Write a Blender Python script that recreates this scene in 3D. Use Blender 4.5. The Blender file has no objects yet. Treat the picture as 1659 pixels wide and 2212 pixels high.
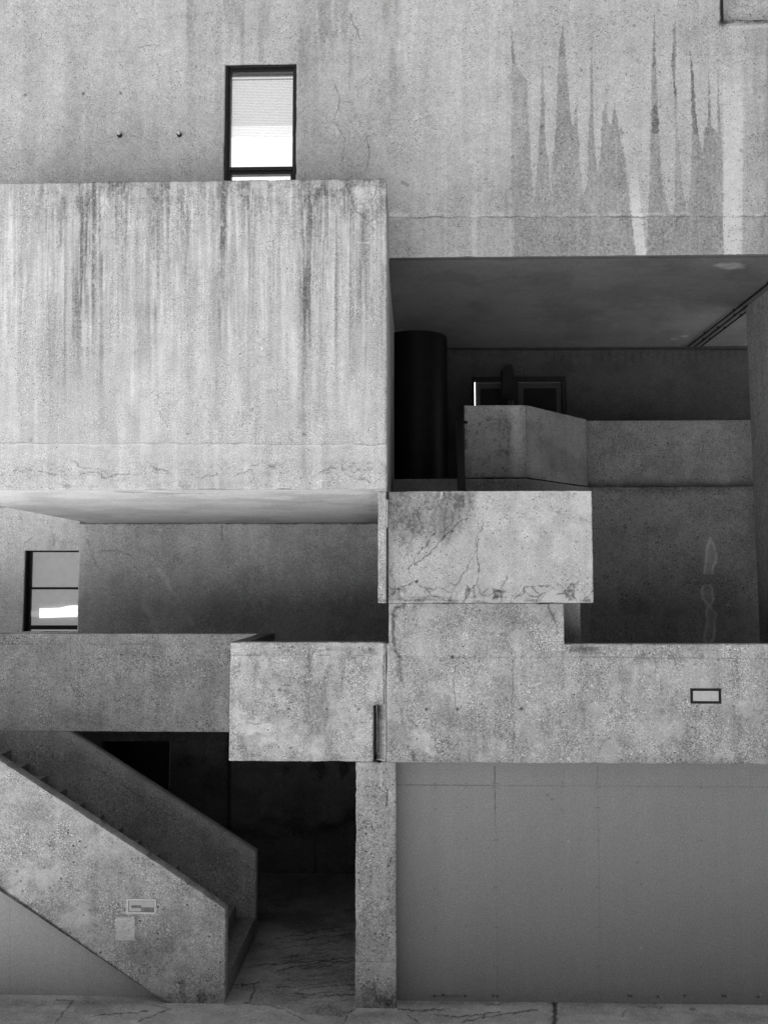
import bpy, math
import numpy as np
from mathutils import Matrix, Vector

SC = bpy.context.scene
COL = SC.collection
rng = np.random.default_rng(7)

# ------------------------------------------------------------------ camera model (used to turn measurements into metres)
F, CX, CY = 2110.0, 829.5, 1106.0
PITCH, YAW = math.atan(159 / F), math.radians(1.65)
fw = np.array([-math.sin(YAW) * math.cos(PITCH), math.cos(YAW) * math.cos(PITCH), math.sin(PITCH)])
rt = np.array([math.cos(YAW), math.sin(YAW), 0.0])
up = np.cross(rt, fw)


def ray(px, py):
    return fw + rt * (px - CX) / F + up * (CY - py) / F


CZ = -(ray(812, 2178)[2] * 13.22 / ray(812, 2178)[1])


def at(px, py, Y):
    d = ray(px, py); t = Y / d[1]
    return d[0] * t, d[2] * t + CZ


def AX(px, Y, py=1265): return at(px, py, Y)[0]
def AZ(py, Y, px=830): return at(px, py, Y)[1]


def on_z(px, py, z):
    d = ray(px, py); t = (z - CZ) / d[2]
    return Vector((d[0] * t, d[1] * t, z))


def proj(V):
    P = V - np.array([0, 0, CZ])
    w = P @ fw
    return CX + F * (P @ rt) / w, CY - F * (P @ up) / w


# ------------------------------------------------------------------ noise helpers
def _h(ix, iy, s):
    n = (ix.astype(np.int64) * 374761393 + iy.astype(np.int64) * 668265263 + s * 974711) & 0x7fffffff
    n = ((n ^ (n >> 13)) * 1274126177) & 0x7fffffff
    return ((n ^ (n >> 16)) & 0xffff) / 65535.0


def vn(x, y, s=0):
    ix, iy = np.floor(x), np.floor(y)
    fx, fy = x - ix, y - iy
    fx = fx * fx * (3 - 2 * fx); fy = fy * fy * (3 - 2 * fy)
    a, b = _h(ix, iy, s), _h(ix + 1, iy, s)
    c, d = _h(ix, iy + 1, s), _h(ix + 1, iy + 1, s)
    return (a * (1 - fx) + b * fx) * (1 - fy) + (c * (1 - fx) + d * fx) * fy


def fbm(x, y, s=0, o=4):
    r = 0; a = .5; t = 0
    for k in range(o):
        r = r + a * vn(x * 2 ** k + 13.7 * k, y * 2 ** k + 5.1 * k, s + k); t += a; a *= .5
    return r / t


def ss(a, b, x):
    t = np.clip((x - a) / (b - a), 0, 1)
    return t * t * (3 - 2 * t)


def dseg(x, y, pts):
    d = np.full(x.shape, 1e9)
    for (x0, y0), (x1, y1) in zip(pts[:-1], pts[1:]):
        dx, dy = x1 - x0, y1 - y0
        t = np.clip(((x - x0) * dx + (y - y0) * dy) / (dx * dx + dy * dy + 1e-9), 0, 1)
        d = np.minimum(d, np.hypot(x - x0 - t * dx, y - y0 - t * dy))
    return d


def inpoly(x, y, pts):
    r = np.zeros(x.shape, bool)
    n = len(pts)
    for i in range(n):
        x0, y0 = pts[i]; x1, y1 = pts[(i + 1) % n]
        if y0 == y1: continue
        c = (y0 > y) != (y1 > y)
        r ^= c & (x < (x1 - x0) * (y - y0) / (y1 - y0) + x0)
    return r


class Paint:
    """Weathering marks measured on a surface: R dark stain and painted shade, G pale deposit, B crack, A crazing zone."""
    def __init__(s, x, y):
        s.x, s.y = x, y
        s.R = np.zeros(x.shape); s.G = s.R.copy(); s.B = s.R.copy(); s.A = s.R.copy()

    def crack(s, pts, w=1.3, a=.9, wob=3.0, seed=1, ch='B'):
        x0 = min(p[0] for p in pts) - 12; x1 = max(p[0] for p in pts) + 12
        y0 = min(p[1] for p in pts) - 12; y1 = max(p[1] for p in pts) + 12
        m = (s.x > x0) & (s.x < x1) & (s.y > y0) & (s.y < y1)
        if not m.any(): return
        x, y = s.x[m], s.y[m]
        xx = x + (fbm(x / 9, y / 9, seed, 3) - .5) * 2 * wob
        yy = y + (fbm(x / 9, y / 9, seed + 50, 3) - .5) * 2 * wob
        d = dseg(xx, yy, pts)
        v = a * np.clip(1.6 - d / w, 0, 1) * (.55 + .45 * ss(.25, .6, vn(x / 7, y / 7, seed + 9)))
        C = getattr(s, ch); C[m] = np.maximum(C[m], v)

    def blob(s, cx, cy, rx, ry, a, ch='R', wob=.5, seed=3, soft=.5):
        m = (abs(s.x - cx) < rx * 2.2) & (abs(s.y - cy) < ry * 2.2)
        if not m.any(): return
        x, y = s.x[m], s.y[m]
        q = np.hypot((x - cx) / rx, (y - cy) / ry) + (fbm(x / (rx * .6), y / (ry * .6), seed, 4) - .5) * 2 * wob
        v = a * (1 - ss(1 - soft, 1 + soft * .3, q))
        C = getattr(s, ch); C[m] = np.clip(C[m] + v, 0, 1)

    def dots(s, pts, r=2.2, a=.9, ch='B'):
        for cx, cy in pts:
            m = (abs(s.x - cx) < r * 2) & (abs(s.y - cy) < r * 2)
            d = np.hypot(s.x[m] - cx, s.y[m] - cy)
            C = getattr(s, ch); C[m] = np.maximum(C[m], a * np.clip(1.7 - d / r, 0, 1))

    def streak(s, cx, y0, y1, w, a, ch='R', seed=1, head=.15, lean=0):
        m = (abs(s.x - cx) < w * 4 + abs(lean)) & (s.y > y0 - 20) & (s.y < y1 + 20)
        if not m.any(): return
        x, y = s.x[m], s.y[m]
        t = (y - y0) / (y1 - y0)
        ctr = cx + lean * t + (fbm(y / 40, y * 0, seed, 3) - .5) * w
        ww = w * (.6 + .8 * vn(y / 60, y * 0, seed + 4))
        v = np.exp(-((x - ctr) / ww) ** 2) * ss(0, head, t) * (1 - ss(.55, 1, t))
        v = v * (.45 + .9 * fbm(x / 5, y / 45, seed + 8, 3))
        C = getattr(s, ch); C[m] = np.clip(C[m] + a * v, 0, 1)


# ------------------------------------------------------------------ materials
def _math(nt, op, a, b=None, c=None, clamp=False):
    n = nt.nodes.new('ShaderNodeMath'); n.operation = op; n.use_clamp = clamp
    for i, v in enumerate((a, b, c)):
        if v is None: continue
        if isinstance(v, (int, float)): n.inputs[i].default_value = v
        else: nt.links.new(v, n.inputs[i])
    return n.outputs[0]


def _mr(nt, v, a, b, c, d, smooth=False):
    n = nt.nodes.new('ShaderNodeMapRange'); n.interpolation_type = 'SMOOTHSTEP' if smooth else 'LINEAR'
    nt.links.new(v, n.inputs['Value'])
    for k, q in zip(('From Min', 'From Max', 'To Min', 'To Max'), (a, b, c, d)): n.inputs[k].default_value = q
    return n.outputs['Result']


def _noise(nt, vec, scale, detail=4, rough=.55):
    n = nt.nodes.new('ShaderNodeTexNoise'); n.inputs['Scale'].default_value = scale
    n.inputs['Detail'].default_value = detail; n.inputs['Roughness'].default_value = rough
    nt.links.new(vec, n.inputs['Vector']); return n.outputs['Fac']


def concrete(name, base, mott=.25, grain=.35, agg=.2, pits=.5, streak=.12, light=.5, crackle=7.0, rough=.9, bump=.35):
    m = bpy.data.materials.new(name); m.use_nodes = True
    nt = m.node_tree; bs = nt.nodes['Principled BSDF']
    pos = nt.nodes.new('ShaderNodeNewGeometry').outputs['Position']
    mp = nt.nodes.new('ShaderNodeMapping'); mp.inputs['Scale'].default_value = (7, 7, .32); nt.links.new(pos, mp.inputs['Vector'])
    n1 = _noise(nt, pos, .9, 5, .6); n2 = _noise(nt, pos, 7, 5, .65); n3 = _noise(nt, pos, 62, 2, .7)
    ns = _noise(nt, mp.outputs[0], 1, 5, .6)
    v = _math(nt, 'ADD', 1.0, _mr(nt, n1, .3, .7, -mott * .55, mott * .55))
    v = _math(nt, 'ADD', v, _mr(nt, n2, .3, .7, -mott * .4, mott * .4))
    v = _math(nt, 'ADD', v, _mr(nt, n3, .3, .7, -grain, grain))
    v = _math(nt, 'ADD', v, _mr(nt, ns, .3, .7, -streak, streak))
    # aggregate grains, each of its own tone
    va = nt.nodes.new('ShaderNodeTexVoronoi'); va.inputs['Scale'].default_value = 90; nt.links.new(pos, va.inputs['Vector'])
    sa = nt.nodes.new('ShaderNodeSeparateColor'); nt.links.new(va.outputs['Color'], sa.inputs[0])
    ag = _mr(nt, sa.outputs[0], .0, 1, -agg, agg)
    zone = _mr(nt, _noise(nt, pos, 2.2, 3), .38, .62, .35, 1.25)
    v = _math(nt, 'ADD', v, _math(nt, 'MULTIPLY', ag, zone))
    br = _math(nt, 'MULTIPLY', _math(nt, 'GREATER_THAN', sa.outputs[1], .93), agg * 2.2)
    v = _math(nt, 'ADD', v, _math(nt, 'MULTIPLY', br, zone))
    # air holes
    vp = nt.nodes.new('ShaderNodeTexVoronoi'); vp.inputs['Scale'].default_value = 13; nt.links.new(pos, vp.inputs['Vector'])
    sp = nt.nodes.new('ShaderNodeSeparateColor'); nt.links.new(vp.outputs['Color'], sp.inputs[0])
    rad = _mr(nt, sp.outputs[1], 0, 1, .06, .2)
    pit = _math(nt, 'LESS_THAN', vp.outputs['Distance'], rad)
    pit = _math(nt, 'MULTIPLY', pit, _math(nt, 'GREATER_THAN', sp.outputs[0], .72))
    pit = _math(nt, 'MULTIPLY', pit, zone, clamp=True)
    v2 = nt.nodes.new('ShaderNodeTexVoronoi'); v2.inputs['Scale'].default_value = 31; nt.links.new(pos, v2.inputs['Vector'])
    s2 = nt.nodes.new('ShaderNodeSeparateColor'); nt.links.new(v2.outputs['Color'], s2.inputs[0])
    p2 = _math(nt, 'MULTIPLY', _math(nt, 'LESS_THAN', v2.outputs['Distance'], _mr(nt, s2.outputs[1], 0, 1, .12, .34)), _math(nt, 'GREATER_THAN', s2.outputs[0], .8))
    pit = _math(nt, 'MAXIMUM', pit, _math(nt, 'MULTIPLY', p2, zone), clamp=True)
    # wear marks and painted shade stored on the surface
    at_ = nt.nodes.new('ShaderNodeAttribute'); at_.attribute_name = 'wear'
    sw = nt.nodes.new('ShaderNodeSeparateColor'); nt.links.new(at_.outputs['Color'], sw.inputs[0])
    R0 = _math(nt, 'MULTIPLY', sw.outputs[0], _mr(nt, _noise(nt, pos, 24, 4, .7), .32, .68, .45, 1.4), clamp=True)
    R, G, B, A = R0, sw.outputs[1], sw.outputs[2], at_.outputs['Alpha']
    v = _math(nt, 'MULTIPLY', v, _math(nt, 'MULTIPLY_ADD', R, -.72, 1.0))
    v = _math(nt, 'MULTIPLY', v, base)
    mx = nt.nodes.new('ShaderNodeMix'); nt.links.new(_math(nt, 'MULTIPLY', G, _mr(nt, n2, .3, .7, .6, 1.1), clamp=True), mx.inputs['Factor'])
    nt.links.new(v, mx.inputs[2]); mx.inputs[3].default_value = light
    # keep grain in the pale deposit
    v = _math(nt, 'MULTIPLY', mx.outputs[0], _mr(nt, n3, .2, .8, .9, 1.1))
    # crazing
    dn = nt.nodes.new('ShaderNodeTexNoise'); dn.inputs['Scale'].default_value = 9; dn.inputs['Detail'].default_value = 3
    nt.links.new(pos, dn.inputs['Vector'])
    mxv = nt.nodes.new('ShaderNodeVectorMath'); mxv.operation = 'MULTIPLY_ADD'
    nt.links.new(dn.outputs['Color'], mxv.inputs[0]); mxv.inputs[1].default_value = (.16,) * 3; nt.links.new(pos, mxv.inputs[2])
    vc = nt.nodes.new('ShaderNodeTexVoronoi'); vc.feature = 'DISTANCE_TO_EDGE'; vc.inputs['Scale'].default_value = crackle
    nt.links.new(mxv.outputs[0], vc.inputs['Vector'])
    cl = _mr(nt, vc.outputs['Distance'], .0, .055, 1, 0)
    cl = _math(nt, 'MULTIPLY', cl, A, clamp=True)
    v = _math(nt, 'MULTIPLY', v, _math(nt, 'MULTIPLY_ADD', cl, -.45, 1.0))
    v = _math(nt, 'MULTIPLY', v, _math(nt, 'MULTIPLY_ADD', pit, -pits, 1.0))
    v = _math(nt, 'MULTIPLY', v, _math(nt, 'MULTIPLY_ADD', B, -.88, 1.0))
    v = _math(nt, 'MAXIMUM', v, .004); v = _math(nt, 'MINIMUM', v, .8)
    cc = nt.nodes.new('ShaderNodeCombineColor')
    for i in range(3): nt.links.new(v, cc.inputs[i])
    nt.links.new(cc.outputs[0], bs.inputs['Base Color'])
    bs.inputs['Roughness'].default_value = rough
    bs.inputs['Specular IOR Level'].default_value = .25
    hgt = _math(nt, 'ADD', _math(nt, 'MULTIPLY', n3, .6), _math(nt, 'MULTIPLY', n2, 1.2))
    hgt = _math(nt, 'SUBTRACT', hgt, _math(nt, 'MULTIPLY', pit, .8))
    hgt = _math(nt, 'SUBTRACT', hgt, _math(nt, 'MULTIPLY', B, 1.0))
    bp = nt.nodes.new('ShaderNodeBump'); bp.inputs['Strength'].default_value = bump; bp.inputs['Distance'].default_value = .012
    nt.links.new(hgt, bp.inputs['Height']); nt.links.new(bp.outputs[0], bs.inputs['Normal'])
    return m


def plain(name, v, rough=.5, metal=0.0, var=.15, scale=20, spec=.4):
    m = bpy.data.materials.new(name); m.use_nodes = True
    nt = m.node_tree; bs = nt.nodes['Principled BSDF']
    pos = nt.nodes.new('ShaderNodeNewGeometry').outputs['Position']
    n = _noise(nt, pos, scale, 4)
    o = _mr(nt, n, .3, .7, v * (1 - var), v * (1 + var))
    cc = nt.nodes.new('ShaderNodeCombineColor')
    for i in range(3): nt.links.new(o, cc.inputs[i])
    nt.links.new(cc.outputs[0], bs.inputs['Base Color'])
    bs.inputs['Roughness'].default_value = rough; bs.inputs['Metallic'].default_value = metal
    bs.inputs['Specular IOR Level'].default_value = spec
    return m


def glass(name, fac, tint=.9):
    m = bpy.data.materials.new(name); m.use_nodes = True
    nt = m.node_tree; nt.nodes.remove(nt.nodes['Principled BSDF'])
    out = nt.nodes['Material Output']
    tr = nt.nodes.new('ShaderNodeBsdfTransparent'); tr.inputs[0].default_value = (tint, tint, tint, 1)
    gl = nt.nodes.new('ShaderNodeBsdfGlossy'); gl.inputs['Roughness'].default_value = .03
    pos = nt.nodes.new('ShaderNodeNewGeometry').outputs['Position']
    bp = nt.nodes.new('ShaderNodeBump'); bp.inputs['Strength'].default_value = .05; bp.inputs['Distance'].default_value = .01
    nt.links.new(_noise(nt, pos, 3, 2), bp.inputs['Height']); nt.links.new(bp.outputs[0], gl.inputs['Normal'])
    mx = nt.nodes.new('ShaderNodeMixShader'); mx.inputs[0].default_value = fac
    nt.links.new(tr.outputs[0], mx.inputs[1]); nt.links.new(gl.outputs[0], mx.inputs[2]); nt.links.new(mx.outputs[0], out.inputs[0])
    return m


M_UP = concrete('smooth_concrete', .29, mott=.24, grain=.22, agg=.12, pits=.55, streak=.05, light=.5)
M_BL = concrete('streaked_concrete', .295, mott=.22, grain=.26, agg=.17, pits=.55, streak=.12, light=.5, crackle=10)
M_AG = concrete('aggregate_concrete', .265, mott=.28, grain=.3, agg=.34, pits=.8, streak=.12, light=.45)
M_IN = concrete('shade_darkened_concrete', .175, mott=.25, grain=.25, agg=.22, pits=.6, streak=.08, light=.4)  # interior concrete, base colour darkened to carry shade
M_SO = concrete('pale_soffit', .52, mott=.15, grain=.18, agg=.1, pits=.3, streak=.02, light=.75)  # soffit base tone set paler than the block face
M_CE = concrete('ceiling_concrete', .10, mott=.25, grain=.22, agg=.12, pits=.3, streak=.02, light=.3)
M_BW = concrete('shaded_back_concrete', .042, mott=.25, grain=.25, agg=.2, pits=.5, streak=.05, light=.3)  # back wall colour blackened to carry the shade of the recess
M_ST = concrete('shade_dark_aggregate', .19, mott=.2, grain=.3, agg=.34, pits=.7, streak=.1, light=.4)  # far stair wall colour darkened to carry the shade between the stair walls
M_WH = concrete('lightened_wing_concrete', .52, mott=.14, grain=.25, agg=.2, pits=.5, streak=.08, light=.7)  # wing wall colour raised to carry the skylight falling on it
M_RC = concrete('recess_concrete', .33, mott=.2, grain=.3, agg=.24, pits=.7, streak=.06, light=.55)
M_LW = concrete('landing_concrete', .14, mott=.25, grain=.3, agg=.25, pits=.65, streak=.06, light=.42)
M_UC = concrete('shade_dark_undercroft', .09, mott=.3, grain=.25, agg=.25, pits=.6, streak=.1, light=.3)  # undercroft colour darkened to carry its deep shade
M_PN = concrete('painted_panel', .20, mott=.06, grain=.16, agg=.05, pits=.0, streak=.03, light=.35, bump=.08)
M_PNL = concrete('painted_panel_pale', .3, mott=.06, grain=.16, agg=.05, pits=.0, streak=.03, light=.35, bump=.08)
M_GR = concrete('paving_concrete', .42, mott=.4, grain=.25, agg=.2, pits=.4, streak=.0, light=.36, bump=.3)
M_PLAZA = concrete('pale_paving', .62, mott=.15, grain=.1, agg=.1, pits=.2, streak=.0)
M_OPP = plain('dark_blocker', .045, .9, 0, .3, 3)
M_METAL = plain('dark_bronze_metal', .02, .38, .6, .3, 30)
M_BLACK = plain('black_metal', .01, .6, 0, .3, 20, .15)
M_COLM = plain('shade_blackened_paint', .004, .45, 0, .4, 6, .12)  # dark column paint, pushed near black for the shade in the recess
M_BLIND = plain('white_blind', .82, .7, 0, .02, 40)
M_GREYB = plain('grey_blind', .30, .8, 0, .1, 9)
for m_, e_ in ((M_BLIND, .13), (M_GREYB, .06)):  # glow added to the blinds to brighten the panes
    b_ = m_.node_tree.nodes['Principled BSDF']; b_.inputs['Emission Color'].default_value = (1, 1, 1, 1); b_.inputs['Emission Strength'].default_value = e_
M_GLOW = plain('white_glow', .85, .7, 0, .04, 12)
b_ = M_GLOW.node_tree.nodes['Principled BSDF']; b_.inputs['Emission Color'].default_value = (1, 1, 1, 1); b_.inputs['Emission Strength'].default_value = .34  # white glow added to brighten the panes, no lamp behind it
M_WHITE = plain('white_paper', .85, .7, 0, .06, 25)
M_ALU = plain('pale_metal', .42, .45, .2, .12, 40)
M_LENS = plain('ribbed_lens', .33, .3, 0, .12, 30)
M_MIDGREY = plain('mid_grey', .13, .6, 0, .3, 14)
M_SEAL = plain('white_sealant', .8, .6, 0, .1, 60)
M_DOOR = plain('dark_door', .01, .4, 0, .3, 12)
M_PATCH = concrete('repair_mortar', .40, mott=.14, grain=.16, agg=.08, pits=.3, streak=.0)
G_UP = glass('mirror_glass', .3); G_LO = glass('window_glass', .10)
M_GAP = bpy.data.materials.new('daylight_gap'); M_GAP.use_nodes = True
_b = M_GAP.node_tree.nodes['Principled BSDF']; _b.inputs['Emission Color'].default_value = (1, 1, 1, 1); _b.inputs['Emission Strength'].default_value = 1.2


# ------------------------------------------------------------------ mesh helpers
def link(name, mesh, mat, parent=None):
    o = bpy.data.objects.new(name, mesh); COL.objects.link(o)
    if mat: mesh.materials.append(mat)
    if parent is not None:
        o.parent = parent
        o.matrix_parent_inverse = Matrix.Translation(-parent.location)
    return o


def np_mesh(name, V, faces_list, wear=None):
    """faces_list: list of (n,4) int arrays."""
    Q = np.concatenate(faces_list).astype(np.int32)
    me = bpy.data.meshes.new(name)
    me.vertices.add(len(V)); me.vertices.foreach_set('co', V.astype(np.float32).ravel())
    me.loops.add(Q.size); me.loops.foreach_set('vertex_index', Q.ravel())
    me.polygons.add(len(Q)); me.polygons.foreach_set('loop_start', np.arange(0, Q.size, 4, dtype=np.int32))
    me.polygons.foreach_set('loop_total', np.full(len(Q), 4, np.int32))
    if wear is not None:
        a = me.attributes.new('wear', 'FLOAT_COLOR', 'POINT'); a.data.foreach_set('color', wear.astype(np.float32).ravel())
    me.update(calc_edges=True); me.validate()
    return me


def seg(breaks, res):
    b = sorted(set(round(v, 5) for v in breaks)); r = []
    for p, q in zip(b[:-1], b[1:]):
        n = max(1, int(round((q - p) / res))); r.append(np.linspace(p, q, n, endpoint=False))
    r.append(np.array([b[-1]])); return np.concatenate(r)


side_darken = .45  # extra dark tone on all side faces of a shell


def shell(name, mat, X, Z, Yf, Q, CXc, CZc, CQ, thick, paint, parent, edge, disp, axis, wob):
    """front sheet X,Z (flat arrays) with quads Q, sides to the back and a coarse back cap."""
    n = len(X); Yv = np.full(n, Yf) if np.isscalar(Yf) else Yf
    V = np.stack([X, Yv, Z], 1)
    e = np.concatenate([Q[:, [0, 1]], Q[:, [1, 2]], Q[:, [2, 3]], Q[:, [3, 0]]]).astype(np.int64)
    key = e[:, 0] * n + e[:, 1]; rev = e[:, 1] * n + e[:, 0]
    be = e[~np.isin(key, rev)]
    bi = np.unique(be)
    wear = np.zeros((n, 4))
    V0 = V.copy()
    if paint is not None:
        p = Paint(*proj(V)); paint(p)
        wear = np.stack([p.R, p.G, p.B, p.A], 1)
    if disp is not None:
        x, y = proj(V); V[:, 1] += disp(x, y)
    if edge:
        q = V0[bi]
        s_ = q[:, 0] + q[:, 2] * 1.31
        c_ = q[:, 0] - q[:, 2] * .77
        k = fbm(s_ * 9, c_ * 9, 5, 4)
        chip = ss(.62, .8, fbm(s_ * 5, c_ * 5, 21, 3))
        V[bi, 1] += edge * (.5 + 1.2 * k) + edge * 1.6 * chip
        inw = np.zeros((n, 2)); dx_ = V0[be[:, 1], 0] - V0[be[:, 0], 0]; dz_ = V0[be[:, 1], 2] - V0[be[:, 0], 2]
        ln_ = np.hypot(dx_, dz_) + 1e-9; nn_ = np.stack([-dz_ / ln_, dx_ / ln_], 1)
        np.add.at(inw, be[:, 0], nn_); np.add.at(inw, be[:, 1], nn_)
        iv = inw[bi]; iv /= (np.linalg.norm(iv, axis=1, keepdims=True) + 1e-6)
        big = ss(.60, .74, fbm(s_ * 2.6, c_ * 2.6, 61, 4)) * (.4 + .6 * k) + .5 * ss(.66, .8, fbm(s_ * 17, c_ * 17, 71, 2))
        amt = np.minimum(wob, .012) * 1.1 * big
        V[bi, 0] += iv[:, 0] * amt; V[bi, 2] += iv[:, 1] * amt; V[bi, 1] += amt * 1.2
        V[bi, 0] += (fbm(s_ * 14, c_ * 14, 31, 3) - .5) * wob
        V[bi, 2] += (fbm(s_ * 14, c_ * 14, 41, 3) - .5) * wob
    faces = [Q]
    if thick:
        m = np.full(n, -1); m[bi] = n + np.arange(len(bi))
        B = V0[bi].copy(); B[:, 1] = V0[bi][:, 1] + thick
        wb = wear[bi].copy(); wb[:, 2] *= .3; wb[:, 0] = np.clip(wb[:, 0] + side_darken, 0, 1)
        S = np.stack([be[:, 0], m[be[:, 0]], m[be[:, 1]], be[:, 1]], 1)
        V = np.concatenate([V, B]); wear = np.concatenate([wear, wb]); faces.append(S)
        nb = len(V)
        CB = np.stack([CXc, np.full(len(CXc), (Yf if np.isscalar(Yf) else Yf[0]) + thick), CZc], 1)
        V = np.concatenate([V, CB]); wear = np.concatenate([wear, np.zeros((len(CB), 4))])
        faces.append(CQ[:, ::-1] + nb)
    return link(name, np_mesh(name, V, faces, wear), mat, parent)


def grid_idx(nx, nz):
    i, j = np.meshgrid(np.arange(nx - 1), np.arange(nz - 1), indexing='ij')
    a = i * nz + j
    return np.stack([a, a + nz, a + nz + 1, a + 1], -1)


def facade(name, mat, rects, Y, thick, res=.0135, paint=None, holes=(), parent=None, edge=.007, disp=None, wob=.010, xb=(), zb=()):
    bx = [v for r in list(rects) + list(holes) for v in r[:2]] + list(xb)
    bz = [v for r in list(rects) + list(holes) for v in r[2:]] + list(zb)

    def make(xs, zs):
        cx = (xs[:-1] + xs[1:]) / 2; cz = (zs[:-1] + zs[1:]) / 2
        keep = np.zeros((len(cx), len(cz)), bool)
        for x0, x1, z0, z1 in rects: keep |= ((cx > x0) & (cx < x1))[:, None] & ((cz > z0) & (cz < z1))[None]
        for x0, x1, z0, z1 in holes: keep &= ~(((cx > x0) & (cx < x1))[:, None] & ((cz > z0) & (cz < z1))[None])
        q = grid_idx(len(xs), len(zs))[keep]
        XX, ZZ = np.meshgrid(xs, zs, indexing='ij'); XX, ZZ = XX.ravel(), ZZ.ravel()
        u, inv = np.unique(q, return_inverse=True)
        return XX[u], ZZ[u], inv.reshape(q.shape)
    X, Z, Q = make(seg(bx, res), seg(bz, res))
    c = make(np.array(sorted(set(round(v, 5) for v in bx))), np.array(sorted(set(round(v, 5) for v in bz))))
    return shell(name, mat, X, Z, Y, Q, *c, thick, paint, parent, edge, disp, 0, wob)


def colwall(name, mat, pts, Y, thick, res=.0135, paint=None, parent=None, edge=.005, wob=.006):
    """wall whose bottom and top follow straight pieces: pts = [(x, zbottom, ztop), ...]"""
    px = np.array([p[0] for p in pts]); pb = np.array([p[1] for p in pts]); pt = np.array([p[2] for p in pts])

    def make(xs, nz):
        t = np.linspace(0, 1, nz)
        zb = np.interp(xs, px, pb); zt = np.interp(xs, px, pt)
        XX = np.repeat(xs, nz); ZZ = (zb[:, None] + (zt - zb)[:, None] * t[None]).ravel()
        return XX, ZZ, grid_idx(len(xs), nz).reshape(-1, 4)
    hmax = (pt - pb).max()
    X, Z, Q = make(seg(list(px), res), max(2, int(hmax / res)))
    c = make(px, 2)
    return shell(name, mat, X, Z, Y, Q, *c, thick, paint, parent, edge, None, 0, wob)


def planwall(name, mat, pts, z0, z1, thick, res=.02, paint=None, parent=None):
    """wall standing on a bent line in plan."""
    pts = [Vector(p) for p in pts]
    L = [0]
    for a, b in zip(pts[:-1], pts[1:]): L.append(L[-1] + (b - a).length)
    s = seg(L, res); zs = seg([z0, z1], res)
    xs = np.interp(s, L, [p.x for p in pts]); ys = np.interp(s, L, [p.y for p in pts])
    X = np.repeat(xs, len(zs)); Yv = np.repeat(ys, len(zs)); Z = np.tile(zs, len(xs))
    Q = grid_idx(len(xs), len(zs)).reshape(-1, 4)
    cX = np.repeat([p.x for p in pts], 2); cZ = np.tile([z0, z1], len(pts)); cQ = grid_idx(len(pts), 2).reshape(-1, 4)
    n = len(X)
    o = shell(name, mat, X, Z, Yv, Q, cX, cZ, cQ, 0, paint, parent, .005, None, 0, .006)
    # back sheet and top / bottom / ends
    import bmesh
    bm = bmesh.new(); bm.from_mesh(o.data)
    fv = [bm.verts.new((p.x, p.y + .004, z1 - .004)) for p in pts]; bv = [bm.verts.new((p.x, p.y + thick, z1 - .004)) for p in pts]
    fl = [bm.verts.new((p.x, p.y + .004, z0 + .002)) for p in pts]; bl = [bm.verts.new((p.x, p.y + thick, z0 + .002)) for p in pts]
    for i in range(len(pts) - 1):
        bm.faces.new((fv[i], fv[i + 1], bv[i + 1], bv[i])); bm.faces.new((fl[i + 1], fl[i], bl[i], bl[i + 1]))
        bm.faces.new((bv[i], bv[i + 1], bl[i + 1], bl[i]))
    bm.faces.new((fv[0], bv[0], bl[0], fl[0])); bm.faces.new((bv[-1], fv[-1], fl[-1], bl[-1]))
    bm.to_mesh(o.data); bm.free(); o.data.materials.clear(); o.data.materials.append(mat)
    return o


class MB:
    def __init__(s): s.v = []; s.f = []

    def hexa(s, c):
        n = len(s.v); s.v += [tuple(p) for p in c]
        for f in ((0, 3, 2, 1), (4, 5, 6, 7), (0, 1, 5, 4), (1, 2, 6, 5), (2, 3, 7, 6), (3, 0, 4, 7)): s.f.append([n + i for i in f])
        return s

    def box(s, x0, x1, y0, y1, z0, z1):
        return s.hexa(((x0, y0, z0), (x1, y0, z0), (x1, y1, z0), (x0, y1, z0), (x0, y0, z1), (x1, y0, z1), (x1, y1, z1), (x0, y1, z1)))

    def tube(s, a, b, r, n=10, r2=None):
        a, b = Vector(a), Vector(b); d = (b - a).normalized(); u = d.orthogonal().normalized(); w = d.cross(u)
        k = len(s.v); r2 = r if r2 is None else r2
        for c, q in ((a, r), (b, r2)):
            for i in range(n):
                t = 2 * math.pi * i / n; s.v.append(tuple(c + (u * math.cos(t) + w * math.sin(t)) * q))
        for i in range(n): j = (i + 1) % n; s.f.append([k + i, k + j, k + n + j, k + n + i])
        s.f.append([k + i for i in range(n)][::-1]); s.f.append([k + n + i for i in range(n)])
        return s

    def frame(s, x0, x1, z0, z1, y0, y1, w, wt=None, wb=None):
        wt = wt or w; wb = wb or w
        s.box(x0, x0 + w, y0, y1, z0, z1); s.box(x1 - w, x1, y0, y1, z0, z1)
        s.box(x0 + w, x1 - w, y0 + .001, y1, z1 - wt, z1); s.box(x0 + w, x1 - w, y0 + .001, y1, z0, z0 + wb)
        return s

    def build(s, name, mat, parent=None, smooth=False, bevel=0):
        me = bpy.data.meshes.new(name); me.from_pydata(s.v, [], s.f); me.update()
        o = link(name, me, mat, parent)
        if smooth:
            for p in me.polygons: p.use_smooth = len(p.vertices) == 4
        if bevel:
            b = o.modifiers.new('Bevel', 'BEVEL'); b.width = bevel; b.segments = 2; b.limit_method = 'ANGLE'
        return o


def tag(o, label, cat, group=None, kind='thing'):
    o['label'] = label; o['category'] = cat; o['kind'] = kind
    if group: o['group'] = group
    return o


def root(name, loc, label, cat, group=None):
    o = bpy.data.objects.new(name, None); COL.objects.link(o); o.location = loc; o.empty_display_size = .2
    return tag(o, label, cat, group)


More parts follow.
